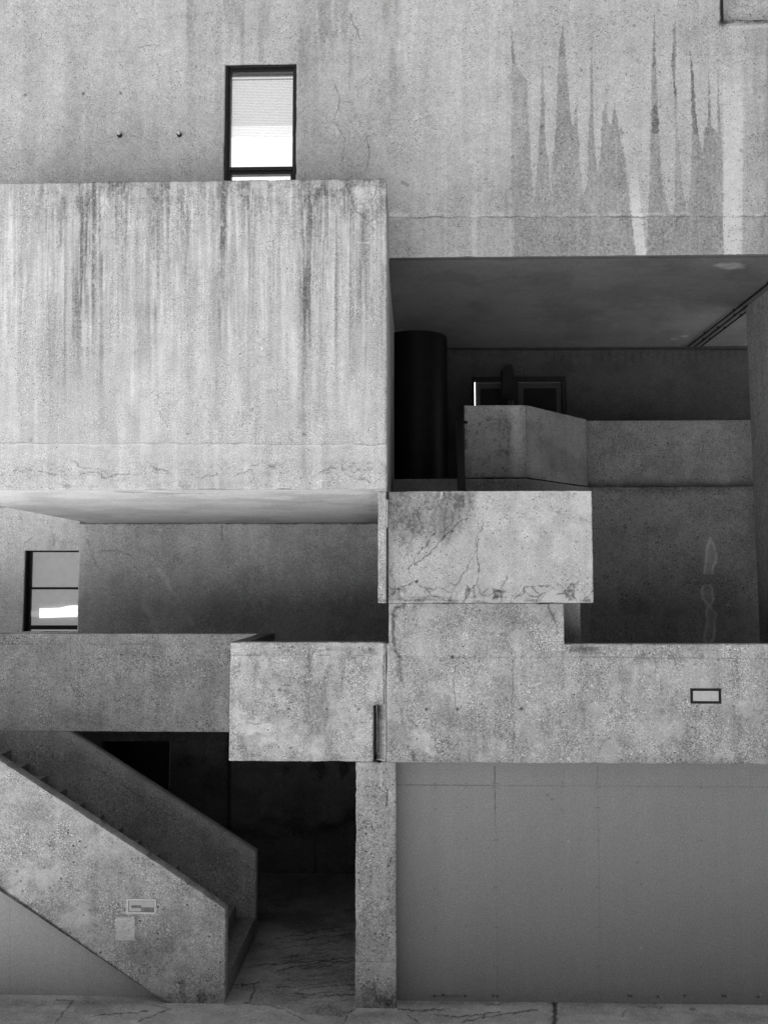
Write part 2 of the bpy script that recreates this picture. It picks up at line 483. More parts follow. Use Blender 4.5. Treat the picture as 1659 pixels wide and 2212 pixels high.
def dup(src, delta, label):
    r = src.copy(); COL.objects.link(r); r.location = src.location + Vector(delta); r['label'] = label
    for ch in list(src.children):
        c = ch.copy(); COL.objects.link(c); c.parent = r; c.matrix_parent_inverse = ch.matrix_parent_inverse.copy()
    return r


# ------------------------------------------------------------------ the measured planes
Y0, YB, YU, YK = 13.2, 12.5, 13.8, 19.2        # lower front, jutting block, upper wall, back walls
YM, YS, YP = 12.9, 13.3, 15.8                  # middle balcony, stair wall, far parapet
XL, XR = -6.45, 6.9
ZS = AZ(552, YU, 1240)                          # underside of the upper storey
ZT = CZ + 10.2                                  # roof
ZD = AZ(1645.5, Y0, 830)                        # underside of the deck
XBR = AX(835.5, YB, 720)                        # right edge of the block
ZBT, ZBB = AZ(390, YB, 450), AZ(1057, YB, 450)

# ------------------------------------------------------------------ upper wall
def c2(p): return (799 + p[0] * .5184, p[1] * .5184)


DRIP = [(590, 1075), (590, 85), (597, 190), (607, 265), (655, 340), (662, 520), (670, 700), (683, 860), (692, 760), (700, 640), (712, 420), (717, 180),
        (722, 280), (730, 580), (745, 700), (765, 895), (752, 690), (765, 640), (775, 500), (785, 230), (802, 105), (815, 240), (825, 380), (838, 500), (848, 520),
        (860, 375), (866, 520), (875, 700), (888, 815), (905, 760), (910, 560), (917, 400), (923, 140), (928, 300), (930, 520), (940, 650), (948, 715), (960, 640),
        (968, 480), (980, 420), (990, 500), (1003, 530), (1015, 425), (1030, 500), (1050, 620), (1075, 690), (1085, 860), (1095, 930), (1112, 1075), (1152, 1075),
        (1157, 900), (1165, 690), (1170, 400), (1175, 200), (1184, 35), (1190, 200), (1198, 430), (1203, 560), (1215, 740), (1235, 850), (1258, 900), (1268, 850),
        (1272, 600), (1268, 420), (1262, 330), (1255, 270), (1262, 150), (1270, 60), (1275, 150), (1273, 270), (1270, 340), (1278, 400), (1280, 500), (1290, 640),
        (1300, 770), (1318, 890), (1333, 800), (1340, 600), (1338, 400), (1330, 200), (1345, 300), (1355, 450), (1368, 560), (1385, 635), (1392, 540), (1405, 530),
        (1410, 250), (1415, 400), (1420, 525), (1435, 540), (1445, 560), (1447, 260), (1455, 400), (1463, 560), (1466, 690), (1468, 880), (1475, 1000), (1480, 1075)]
TIPS = [[(588, 170), (590, 85), (597, 190), (605, 265), (590, 265)], [(790, 170), (802, 100), (812, 180), (815, 235), (785, 235)], [(1176, 280), (1184, 30), (1190, 270)],
        [(1255, 270), (1262, 150), (1270, 60), (1275, 150), (1273, 275), (1270, 335), (1262, 330)], [(1330, 200), (1345, 300), (1355, 450), (1366, 560), (1345, 560), (1338, 400)],
        [(1262, 345), (1270, 340), (1278, 400), (1268, 410)], [(1178, 440), (1197, 430), (1203, 560), (1172, 560)]]


def paint_upper(p):
    x, y = p.x, p.y
    wx = x + (fbm(x / 6, y / 6, 2, 3) - .5) * 5; wy = y + (fbm(x / 30, y / 30, 8, 2) - .5) * 8
    dm = inpoly(wx, wy, [c2(q) for q in DRIP]).astype(float)
    soft = .54 + .2 * (fbm(x / 25, y / 25, 11, 4) - .5)
    fade = ss(60, 200, y) * .6 + .4
    mot = .6 + .8 * fbm(x / 34, y / 60, 77, 4)
    low = 1 - .22 * ss(280, 440, y)
    p.R += dm * soft * fade * np.clip(mot, .3, 1.2) * low * (.55 + .45 * ss(1100, 1180, x + (y - 400) * .0))
    for t in TIPS: p.R += inpoly(wx, wy, [c2(q) for q in t]) * .45
    # pale run-offs
    for (ax, ay, aw, bx, by, bw) in ((1360, 330, 13, 1385, 560, 11), (1583, 150, 22, 1582, 560, 20)):
        t = np.clip((y - ay) / (by - ay), -.2, 1); cxx = ax + (bx - ax) * t; w = aw + (bw - aw) * t
        p.G += .6 * (abs(wx - cxx) < w) * ss(-.2, .6, t) * (y > ay - 30)
    # damp zone at the far right
    p.R += .34 * ss(1585, 1640, wx) * (.55 + .9 * (fbm(x / 40, y / 80, 5, 4) - .3))
    p.R += .12 * ss(1320, 1420, x) * ss(.42, .6, fbm(x / 50, y / 90, 35, 4)) * (y < 120)
    # broad vertical weathering
    v = fbm(x / 26, y / 320, 14, 4)
    top = 1 - ss(60, 330, y)
    p.R += .34 * ss(.5, .68, v) * top * ((x > 330) & (x < 870))
    p.R += .26 * np.exp(-((x - 668) / 26) ** 2) * (1 - ss(120, 420, y)) + .12 * np.exp(-((x - 560) / 60) ** 2) * (1 - ss(20, 160, y))
    p.R += .12 * ss(.5, .7, fbm(x / 30, y / 200, 24, 4)) * (x < 480)
    p.G += .2 * ss(.48, .7, fbm(x / 16, y / 260, 44, 4)) * ((x > 850) & (x < 1110))
    p.G += .10 * ss(.55, .7, fbm(x / 12, y / 160, 54, 4))
    p.R += .14 * ss(1030, 1100, x) * ss(1200, 1100, x) * ss(240, 420, y)
    # pour line under the storey
    ly = 470 - (x - 840) * .0026 + (fbm(x / 18, x * 0, 3, 3) - .5) * 5
    on = x > 835
    p.B += on * .62 * np.clip(1.5 - abs(y - ly) / 1.4, 0, 1) * (.35 + .9 * vn(x / 22, x * 0, 9))
    p.G += on * .5 * np.exp(-((y - ly + 5) / 5) ** 2) * ss(.5, .66, fbm(x / 20, y / 6, 17, 4)) * (1.2 - .5 * ss(900, 1200, x))
    p.blob(858, 465, 22, 9, .6, 'G', .8, 5); p.blob(1095, 440, 5, 26, .25, 'R', .8, 6)
    p.R += on * .10 * ss(468, 474, y)
    # crazing right of the window, small marks
    p.A += .8 * np.exp(-((x - 745) / 60) ** 2 - ((y - 270) / 110) ** 2) * ss(.3, .6, fbm(x / 30, y / 30, 19))
    p.crack([(757, 30), (762, 48), (770, 62), (778, 84)], 1.2, .7); p.crack([(300, 102), (322, 98), (345, 97)], 1.2, .5)
    p.crack([(720, 170), (735, 215), (722, 260), (745, 300), (738, 350)], 1.1, .55); p.crack([(790, 290), (800, 330), (793, 360)], 1, .5)
    p.dots([(56, 205), (181, 202), (262, 201)], 2.6, .7); p.dots([(876, 397), (870, 395), (880, 400)], 3.4, .45)
    p.dots([(1310, 194), (1255, 150), (1276, 105), (1170, 273), (1168, 332), (1445, 390), (1370, 55), (1640, 210), (1550, 130), (1236, 300), (1344, 287), (1600, 325)], 2.8, .5)
    for k in range(90):
        cx_, cy_ = 1100 + rng.random() * 560, rng.random() * 540
        p.dots([(cx_, cy_)], 1.3 + rng.random() * .8, .5)
    # old embed in the corner
    p.blob(1561, 50, 13, 11, .95, 'R', .5, 4); p.crack([(1556, 49), (1600, 48), (1662, 46.5)], 2.2, .85, 1, 4); p.crack([(1556, 0), (1556, 46)], 2.0, .8, 1, 4); p.crack([(1570, 55), (1610, 52), (1662, 50)], 1.2, .5, 2, 14)
    p.G += .3 * np.exp(-((y - 57) / 5) ** 2) * (x > 1572)
    p.R += .2 * np.clip((x - 1600) / 60, 0, 1) * (y > 60) * ss(.45, .6, fbm(x / 9, y / 70, 61, 4))


uw = root('upper_wall', (0, YU, ZS), 'pale upper storey wall with pointed drip stains and a narrow dark framed window', 'wall')
WX0, WX1 = AX(486.5, YU, 140), AX(641, YU, 140)
WZ1 = AZ(136, YU, 560); WZ0 = AZ(470, YU, 560)
NX0, NZ0 = AX(1556, YU, 30), AZ(44, YU, 1600)
NX1, NZ1 = NX0 + 1.3, NZ0 + .8
facade('wall_face', M_UP, [(XL, XR, ZS, CZ + 9.0)], YU, .25, .0135, paint_upper, [(WX0, WX1, WZ0, WZ1), (NX0, NX1, NZ0, NZ1)], uw)
MB().box(XL, XR, YU + .002, YU + .25, CZ + 9.0, ZT).build('upper_face', M_UP, uw)
# window: frame > sashes, blind, glass
wy = YU + .045
win = MB().frame(WX0 + .003, WX1 - .003, WZ0, WZ1 - .003, wy, wy + .16, .035, .03)
win.frame(WX0 + .038, WX1 - .030, WZ0 + .03, WZ1 - .034, wy + .05, wy + .16, .035, .055)
win.box(WX0 + .074, WX1 - .066, wy + .035, wy + .15, AZ(362, YU, 560), AZ(355, YU, 560))
win.box(WX0 + .074, WX1 - .066, wy + .07, wy + .16, AZ(369.5, YU, 560), AZ(362, YU, 560))
win.box(WX0 + .074, WX0 + .092, wy + .06, wy + .15, WZ0 + .03, AZ(369, YU, 560))
win.box(WX1 - .092, WX1 - .066, wy + .06, wy + .15, WZ0 + .03, AZ(369, YU, 560))
wo = win.build('window', M_METAL, uw, bevel=.003)
MB().box(WX0 + .06, WX1 - .06, wy + .11, wy + .116, WZ0 + .05, WZ1 - .08).build('pane', G_UP, wo)
bl = MB(); zz = AZ(283, YU, 560); zt = WZ1 - .10
bl.box(WX0 + .07, WX1 - .07, wy + .15, wy + .18, zt - .02, zt + .006)
nsl = 38
for i in range(nsl):
    a = zz + (zt - .03 - zz) * i / nsl; h = (zt - .03 - zz) / nsl
    bl.hexa(((WX0 + .07, wy + .156, a), (WX1 - .07, wy + .156, a), (WX1 - .07, wy + .160, a), (WX0 + .07, wy + .160, a),
             (WX0 + .07, wy + .166, a + h * .96), (WX1 - .07, wy + .166, a + h * .96), (WX1 - .07, wy + .170, a + h * .96), (WX0 + .07, wy + .170, a + h * .96)))
bl.build('blind', M_BLIND, wo)
MB().box(WX0 + .07, WX1 - .07, wy + .135, wy + .149, zt - .012, zt - .002).box(WX0 + .07, WX1 - .07, wy + .135, wy + .149, zt - .058, zt - .05).build('head_rail', M_MIDGREY, wo)
MB().box(WX0 + .02, WX1 - .02, wy + .19, wy + .195, WZ0, zz + .2).build('glow_sheet', M_GLOW, wo)  # glowing sheet added to whiten the lower part of the window
# recessed hatch in the upper right corner
nh = MB().box(NX0 - .02, NX1, YU + .16, YU + .2, NZ0 - .02, NZ1).build('hatch', M_UP, uw)
MB().box(NX0 + .004, NX0 + .05, YU + .03, YU + .158, NZ0 + .01, NZ1).box(NX0 + .052, NX1, YU + .05, YU + .158, NZ0 + .004, NZ0 + .03).box(NX0 + .06, NX1, YU + .012, YU + .04, NZ0 - .014, NZ0 + .002).build('gasket', M_METAL, nh)
# bolts left of the window
for bx_, by_ in ((259, 291), (388, 290)):
    X_, Z_ = at(bx_, by_, YU)
    b = MB()
    for k in range(4):
        a_, c_ = math.pi / 8 * k, math.pi / 8 * (k + 1)
        b.tube((X_, YU - .03 - .026 * math.sin(a_), Z_ + .006), (X_, YU - .03 - .026 * math.sin(c_), Z_ + .006), .026 * math.cos(a_), 12, max(.026 * math.cos(c_), .001))
    bo = b.build('bolt', M_ALU, uw)
    MB().tube((X_ + .004, YU - .029, Z_ - .012), (X_ + .004, YU + .004, Z_ - .012), .036, 14).build('washer', M_METAL, bo)

# ------------------------------------------------------------------ ceiling of the upper right recess and the mass above
def paint_ceiling(p):
    x, y = p.x, p.y
    p.R += .25 * ss(.45, .65, fbm(x / 80, y / 30, 3, 4))
    p.blob(1578, 575, 34, 9, .75, 'G', .5, 8, .4); p.blob(1583, 575, 15, 4, .9, 'R', .4, 9)
    p.blob(1478, 726, 10, 2.4, .6, 'G', .4, 3); p.blob(1455, 732, 8, 2, .4, 'G'); p.blob(1465, 746, 6, 1.5, .5, 'G')
    p.G[(abs(y - 562) < 1) & False] = 0
    ly = 561 - (x - 840) * .008
    p.B += .75 * np.clip(1.5 - abs(y - ly) / 1.2, 0, 1) * (.4 + .6 * vn(x / 30, x * 0, 4))


def hsheet(name, mat, x0, x1, y0, y1, z, res, paint, parent=None, down=True, thick=.3):
    xs, ys = seg([x0, x1], res), seg([y0, y1], res)
    XX, YY = np.meshgrid(xs, ys, indexing='ij'); XX, YY = XX.ravel(), YY.ravel()
    V = np.stack([XX, YY, np.full(len(XX), z)], 1)
    Q = grid_idx(len(xs), len(ys)).reshape(-1, 4)
    if down: Q = Q[:, ::-1]
    pp = Paint(*proj(V)); paint(pp)
    W = np.stack([pp.R, pp.G, pp.B, pp.A], 1)
    n = len(V); s = thick if down else -thick
    BV = np.array([(x0, y0, z), (x1, y0, z), (x1, y1, z), (x0, y1, z), (x0, y0, z + s), (x1, y0, z + s), (x1, y1, z + s), (x0, y1, z + s)])
    BQ = np.array([(0, 1, 5, 4), (1, 2, 6, 5), (2, 3, 7, 6), (3, 0, 4, 7), (4, 5, 6, 7)]) + n
    return link(name, np_mesh(name, np.concatenate([V, BV]), [Q, BQ], np.concatenate([W, np.zeros((8, 4))])), mat, parent)


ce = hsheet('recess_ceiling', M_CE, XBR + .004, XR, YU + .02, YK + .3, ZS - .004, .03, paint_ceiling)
tag(ce, 'shaded concrete ceiling of the upper recess, with one flaking patch near the conduits', 'ceiling')
MB().box(XL + .01, XR - .01, YU + .26, 26, ZS + .35, ZT).build('upper_storey', M_UP)
tag(bpy.data.objects['upper_storey'], 'bulk of the upper storey behind the stained wall', 'building')

# ------------------------------------------------------------------ jutting block
def paint_block(p):
    x, y = p.x, p.y
    dep = np.clip((y - 392) / 560, 0, 1)
    s1 = fbm(x / 7, y / 420, 3, 4); s2 = fbm(x / 3.6, y / 160, 13, 3); s3 = fbm(x / 48, y / 500, 23, 3)
    edge_ = fbm(x / 21, x * 0, 40, 4)
    reach = 1 - ss(.05 + .5 * edge_, .45 + 1.1 * edge_, dep)
    p.R += reach * (.42 * ss(.42, .7, s1) + .26 * ss(.45, .7, s2)) * (.35 + .9 * ss(.35, .6, s3))
    blot = fbm(x / 14, y / 16, 33, 4)
    p.R += .42 * ss(.42, .62, blot) * (1 - ss(.0, .2, dep)) * ss(40, 130, x) * (.5 + s3)
    p.R += .10 * (1 - ss(0, .3, dep)) * ss(60, 200, x)
    for cx_, y0_, y1_, w_, a_ in ((181, 395, 740, 9, .95), (170, 480, 900, 14, .35), (402, 430, 760, 7, .45), (477, 470, 800, 5, .62), (485, 395, 560, 16, .5), (664, 395, 760, 10, .85),
                                   (690, 395, 560, 18, .45), (664, 600, 960, 14, .34), (560, 400, 500, 8, .55), (585, 395, 480, 7, .5), (330, 395, 560, 18, .4), (120, 430, 760, 9, .32),
                                   (85, 400, 600, 12, .3), (130, 395, 620, 7, .35), (270, 420, 700, 9, .33), (745, 395, 480, 10, .5), (220, 500, 860, 12, .2), (310, 640, 840, 20, .2), (540, 640, 980, 16, .16)):
        p.streak(cx_, y0_, y1_, w_, a_, seed=int(cx_), head=.12)
    p.G += .4 * ss(.56, .72, fbm(x / 4, y / 120, 71, 4)) * (1 - ss(.35, .9, dep)) * ss(0, .04, dep)
    p.G += .22 * ss(.5, .7, fbm(x / 13, y / 170, 81, 4))
    for cx_, y0_, y1_, w_, a_ in ((20, 440, 920, 16, .3), (225, 560, 940, 12, .25), (350, 620, 900, 8, .4), (290, 760, 900, 9, .35), (430, 640, 900, 9, .3), (640, 700, 930, 10, .4), (785, 400, 470, 22, .5), (760, 800, 960, 8, .35), (285, 800, 880, 8, .3)):
        p.streak(cx_, y0_, y1_, w_, a_, 'G', seed=int(cx_) + 5)
    # pale lime veins near the top and crazing
    for k in range(90):
        a0, b0 = rng.random() * 800 + 10, 398 + rng.random() ** 1.5 * 230
        pts = [(a0, b0)]
        for j in range(5): pts.append((pts[-1][0] + (rng.random() - .5) * 18, pts[-1][1] + 6 + rng.random() * 12))
        p.crack(pts, .9, .5, 5, k, 'G')
    p.A += .75 * ss(.45, .62, fbm(x / 45, y / 45, 91, 3)) * (1 - ss(.2, .55, dep)) * ss(60, 160, x)
    p.A += 1.0 * np.exp(-((x - 800) / 38) ** 2 - ((y - 470) / 55) ** 2)
    p.A += 1.0 * np.exp(-((x - 795) / 45) ** 2 - ((y - 1020) / 26) ** 2)
    # pour line
    ly = 958 + (fbm(x / 40, x * 0, 6, 3) - .5) * 6 + ss(550, 835, x) * 3
    p.B += .5 * np.clip(1.5 - abs(y - ly) / 1.2, 0, 1) * (.2 + vn(x / 30, x * 0, 8))
    p.G += .5 * np.exp(-((y - ly - 2.5) / 2.2) ** 2) * (.3 + .7 * vn(x / 50, x * 0, 18))
    p.G += .12 * (y > ly)
    for t in ([(160, 1000), (190, 1012), (215, 1014), (240, 1022)], [(172, 1026), (200, 1020), (222, 1024), (221, 1034), (250, 1025), (282, 1027)], [(320, 1000), (335, 1012), (365, 1018), (362, 1030)],
              [(30, 1017), (65, 1013), (85, 1020), (130, 1025), (150, 1036)], [(505, 1028), (540, 1015), (552, 1024), (545, 1040)], [(545, 1003), (570, 1000), (598, 1010), (600, 1025)], [(690, 1025), (715, 1010), (740, 1012), (770, 1018), (800, 1012), (825, 1025)],
              [(740, 1004), (745, 1024), (770, 1035), (800, 1028)], [(765, 1002), (780, 1016), (776, 1036), (800, 1040)], [(400, 1024), (440, 1030), (470, 1022)]):
        p.crack(t, .95, .62, 6, int(t[0][0]))
    p.A += .8 * ss(985, 1005, y) * ss(1045, 1030, y) * ss(.47, .62, fbm(x / 60, y / 14, 95, 3))
    p.R += .18 * ss(.5, .65, fbm(x / 22, y / 9, 96, 4)) * ss(985, 1010, y)
    p.crack([(747, 398), (760, 425), (765, 450), (790, 470), (810, 500)], 1.0, .7); p.crack([(815, 405), (800, 440), (812, 470), (790, 485)], 1, .6)
    p.crack([(770, 525), (805, 524), (832, 523)], 1.2, .6, 1, 4, 'G'); p.crack([(769, 470), (769, 525)], 1.0, .35, 1, 4, 'G')
    for cx_, cy_ in ((205, 402), (222, 393), (806, 566), (545, 885), (657, 938), (67, 950), (407, 937)): p.blob(cx_, cy_, 5, 4, .55, 'R', .6, int(cx_))
    for cx_ in (140, 150, 200, 575, 395): p.blob(cx_, 1050, 14, 5, .3, 'R', .5, int(cx_))
    p.B += .5 * np.clip(1.5 - abs(x - 834.0) / 1.2, 0, 1) * ss(.4, .6, vn(y / 9, y * 0, 3))


bk = facade('jutting_block', M_BL, [(XL + .03, XBR, ZBB, ZBT)], YB, .26, .0135, paint_block, edge=.008, wob=.010)
tag(bk, 'big pale concrete block jutting out under the narrow window, dark water streaks down its face', 'balcony block')
# body, soffit and side of the block, same thing
def paint_soffit(p):
    x, y = p.x, p.y
    p.R += .28 * ss(.42, .65, fbm(x / 90, y / 9, 3, 4))
    p.blob(610, 1077, 34, 5, .5, 'G', .9, 8); p.blob(350, 1063, 55, 2.2, .5, 'G', .7, 2)
    p.crack([(250, 1063), (370, 1065), (440, 1066)], 1, .4, 1); p.crack([(372, 1062), (373, 1072)], 1, .5, 1)
    p.R += .2 * ss(740, 815, x) * ss(.4, .6, fbm(x / 12, y / 5, 13, 4))


# block body joined as children of the block thing
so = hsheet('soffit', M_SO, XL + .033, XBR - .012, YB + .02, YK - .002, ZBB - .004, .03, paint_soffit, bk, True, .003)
MB().box(XL + .034, XBR - .005, YB + .262, YK - .003, ZBB + .002, ZS + .012).build('body', M_BL, bk)
MB().box(XBR - .25, XBR - .005, YB + .262, YU - .004, ZS + .013, ZBT - .006).build('return_wall', M_BL, bk)

# ------------------------------------------------------------------ hanging wall under the block's right end, sealant
HX0, HX1 = AX(816.5, 12.75), AX(834.6, 12.75)
ZMB, ZMT = AZ(1302.5, YM, 1060), AZ(1060.5, YM, 1060)


def paint_hang(p):
    p.R += .2 * ss(.45, .65, fbm(p.x / 8, p.y / 20, 3, 4)); p.blob(826, 1298, 12, 4, .4, 'R')


hw = facade('hanging_wall', M_AG, [(HX0, HX1, ZMB, ZBB - .007)], 12.78, .12, .0135, paint_hang, edge=.004)
tag(hw, 'slim pale wall edge hanging below the right corner of the streaked block', 'wall')
MB().box(HX0 + .002, HX1 - .004, 12.903, YK - .01, ZMB + .004, ZBB - .008).box(AX(842, Y0), AX(842, Y0) + .2, Y0 + .25, YK - .012, ZD + .36, ZMB + .002).build('wall_body', M_IN, hw)  # second box is a hidden wall added to darken the recess
sl = MB()
for a, b in ((1079, 1104), (1105, 1139)): sl.box(AX(835.3, YM), AX(837.6, YM), YM - .012, YM + .03, AZ(b, YM), AZ(a, YM))
tag(sl.build('joint_sealant', M_SEAL, bevel=.003), 'thin white sealant strip in the vertical joint beside the hanging wall', 'sealant')

# ------------------------------------------------------------------ middle balcony
def paint_balcony(p):
    x, y = p.x, p.y
    q = ss(.15, .55, 1.3 - np.hypot((x - 905) / 135, (y - 1050) / 120) + (fbm(x / 22, y / 60, 3, 4) - .5) * .7)
    p.R += .75 * q * (.6 + .6 * fbm(x / 8, y / 30, 5, 3))
    p.streak(985, 1062, 1110, 5, .4); p.streak(998, 1062, 1105, 4, .35); p.streak(880, 1100, 1230, 14, .25)
    p.R += .10 * ss(.5, .65, fbm(x / 30, y / 60, 12, 4))
    for cx_, cy_, r in ((898, 1107, 7), (1207, 1107, 5), (1180, 1092, 2), (1238, 1072, 4), (1062, 1087, 3)): p.blob(cx_, cy_, r, r, .45, 'R', .4, cx_)
    p.G += .3 * ss(.45, .65, fbm(x / 60, y / 50, 92, 4)) * ss(1000, 1100, x)
    p.G += .6 * np.clip(1.6 - abs(y - 1061.5) / 1.2, 0, 1) * (.4 + .6 * vn(x / 40, x * 0, 3))
    p.crack([(954, 1061), (952, 1075)], 1.6, .9, 1, 3, 'G'); p.crack([(905, 1160), (870, 1185)], 1, .3, 3, 4, 'G')
    p.blob(1280, 1195, 10, 60, .3, 'G', .4); p.blob(1130, 1150, 18, 22, .15, 'G')
    for t in ([(1008, 1117), (985, 1135), (975, 1150), (955, 1165), (935, 1190), (915, 1205), (893, 1222)], [(1045, 1130), (1030, 1160), (1028, 1195), (1015, 1215), (1000, 1240), (988, 1262)],
              [(1032, 1165), (1030, 1210), (1033, 1240), (1030, 1262)], [(838, 1268), (855, 1275), (880, 1262), (895, 1255)], [(845, 1285), (862, 1270), (865, 1290)], [(895, 1255), (915, 1270), (935, 1275), (950, 1270), (975, 1280)],
              [(920, 1268), (930, 1285), (960, 1296)], [(985, 1262), (975, 1280), (970, 1300)], [(1012, 1275), (1035, 1262), (1040, 1285), (1055, 1270)], [(1000, 1300), (1014, 1280), (1008, 1262)], [(1040, 1288), (1060, 1285), (1080, 1275)],
              [(1082, 1272), (1092, 1258), (1094, 1245)], [(1110, 1295), (1135, 1280), (1150, 1290), (1180, 1280)], [(1150, 1270), (1165, 1285), (1160, 1302)], [(1225, 1270), (1240, 1260), (1250, 1255)], [(1200, 1285), (1225, 1283), (1240, 1290)],
              [(1258, 1296), (1272, 1285), (1281, 1275)], [(850, 1215), (842, 1240), (855, 1255)], [(1120, 1285), (1135, 1270), (1180, 1265), (1200, 1275)], [(940, 1150), (905, 1195), (880, 1230)]):
        p.crack(t, 1.0, .8, 5, int(t[0][0]))
    p.A += .9 * ss(1268, 1292, y) * ss(.42, .6, fbm(x / 30, y / 18, 33, 3))
    for cx_, deep in ((1017, .8), (1076, 1.2), (1230, 1.0), (868, .45)):
        m = np.maximum(abs(x - cx_) * (.9 + .5 * vn(y / 9, x * 0, cx_)), abs(y - 1283) * (.9 + .5 * vn(x / 9, x * 0, cx_ + 3))) + (fbm(x / 6, y / 6, cx_, 4) - .5) * 15
        p.B += deep * (.9 * np.exp(-((m - 9) / 3.0) ** 2) * (.35 + .8 * vn(x / 6, y / 6, 8)))
        p.R += deep * .55 * (m < 8) * (.4 + fbm(x / 5, y / 5, 18, 3)); p.G += .35 * (m < 5) * (1.1 - deep)
    for cx_, cy_, rx_, ry_ in ((1088, 1262, 8, 7), (1242, 1266, 8, 6), (905, 1297, 26, 4), (980, 1298, 16, 4), (1150, 1297, 18, 4), (1266, 1298, 10, 5), (1040, 1300, 20, 3), (850, 1276, 6, 12)): p.blob(cx_, cy_, rx_, ry_, .6, 'R', 1.0, cx_)
    p.blob(900, 1256, 4, 4, .9, 'B', .3); p.blob(900, 1292, 60, 6, .35, 'R', .8, 9); p.blob(1270, 1297, 12, 5, .5, 'R', .8, 19); p.blob(870, 1285, 18, 10, .35, 'G', .8, 29); p.blob(1018, 1283, 7, 7, .45, 'G', .6)
    p.B = np.clip(p.B, 0, 1)


MX0, MX1 = AX(838.0, YM, 1180), AX(1279.5, YM, 1180)
mb = facade('middle_balcony', M_UP, [(MX0, MX1, ZMB, ZMT)], YM, .2, .012, paint_balcony, edge=.006, wob=.008)
tag(mb, 'smooth pale balcony front with a dark stain and spalled holes along its lower edge', 'balcony')
MB().box(MX0 + .004, MX1 - .006, YM + .202, 15.58, ZMB + .006, ZMB + .3).build('floor_slab', M_IN, mb)
MB().box(MX1 - .2, MX1 - .006, YM + .203, 15.0, ZMB + .302, ZMT - .006).build('side_wall', M_IN, mb)

# ------------------------------------------------------------------ lower front: near parapet, beam with pedestal, pillar
XN0, XJ = AX(496.5, Y0, 1515), AX(834.5, Y0, 1500)
ZN1 = AZ(1387, Y0, 665)
ZBE, ZPT = AZ(1391, Y0, 1400), AZ(1302, Y0, 1030)
XP1 = AX(1218, Y0, 1350)
SX0, SX1 = AX(806.8, Y0, 1585), AX(811.8, Y0, 1585)
ZNT = AZ(1524, Y0, 820)


def notch(x, y):
    x0 = 811.8 - (y - 1585) * .012
    t = np.clip((x - x0) / 34, 0, 1)
    v = .24 * (1 - t) ** 2.2 * (x >= x0 - .5)
    return v * ss(1519, 1529, y + (fbm(x / 8, y / 8, 3, 2) - .5) * 6) * (1 - ss(1636, 1644, y) * .7)


def paint_near(p):
    x, y = p.x, p.y
    p.R += .32 * ss(.46, .62, fbm(x / 45, y / 45, 3, 5)); p.G += .45 * ss(.52, .68, fbm(x / 30, y / 55, 13, 5))
    ly = 1415 + (fbm(x / 50, x * 0, 3, 3) - .5) * 3
    p.B += .5 * np.clip(1.5 - abs(y - ly) / 1.1, 0, 1) * ss(.3, .6, vn(x / 25, x * 0, 5))
    p.blob(545, 1570, 46, 24, .85, 'G', .9, 4); p.blob(530, 1460, 22, 60, .35, 'G', .8, 5); p.blob(690, 1440, 18, 45, .3, 'G', .8, 6)
    p.blob(565, 1600, 26, 18, .4, 'G', 1.1, 7); p.blob(600, 1545, 26, 30, .25, 'R', .8, 8); p.blob(700, 1590, 24, 30, .2, 'R', .8, 18); p.blob(660, 1610, 30, 22, .35, 'G', 1.1, 9); p.blob(750, 1600, 30, 40, .25, 'G', 1.0, 10); p.blob(510, 1545, 14, 30, .35, 'G', .8, 11)
    p.crack([(668, 1390), (668, 1450)], 1.0, .6, 1.5); p.crack([(668, 1500), (667, 1550)], 1, .4, 1.5)
    p.crack([(831, 1388), (829, 1430), (830, 1500), (829, 1520)], 1.4, .9, 2)
    p.crack([(585, 1491), (620, 1491)], 1.2, .6, 1); p.crack([(608, 1480), (632, 1480)], 1.2, .6, 1)
    p.dots([(706, 1531), (624, 1531), (775, 1532)], 2.4, .8)
    p.blob(740, 1402, 40, 6, .4, 'R', 1, 20); p.blob(795, 1405, 30, 8, .4, 'R', 1, 21)
    for q in range(60): p.blob(500 + rng.random() * 330, 1392 + rng.random() * 248, 2 + 2 * rng.random(), 2 + 2.5 * rng.random(), .5, 'R', .6, q)
    p.crack([(532, 1560), (550, 1564), (580, 1560)], 1, .6, 2)


nw = facade('near_parapet', M_AG, [(XN0, XJ, ZD, ZN1)], Y0, .22, .0125, paint_near, [(SX0, SX1, ZD - 1, ZNT)], None, .006, notch, .008)
tag(nw, 'pale speckled parapet panel right of the stairs, with a black slot at its right', 'parapet')
MB().box(SX0 - .03, SX1 + .02, Y0 + .225, Y0 + .24, ZD, ZNT + .05).build('slot_lining', M_BLACK, nw)
MB().box(XN0 + .006, XN0 + .21, Y0 + .223, YP - .002, ZD + .004, ZN1 - .008).build('return_wall', M_IN, nw)


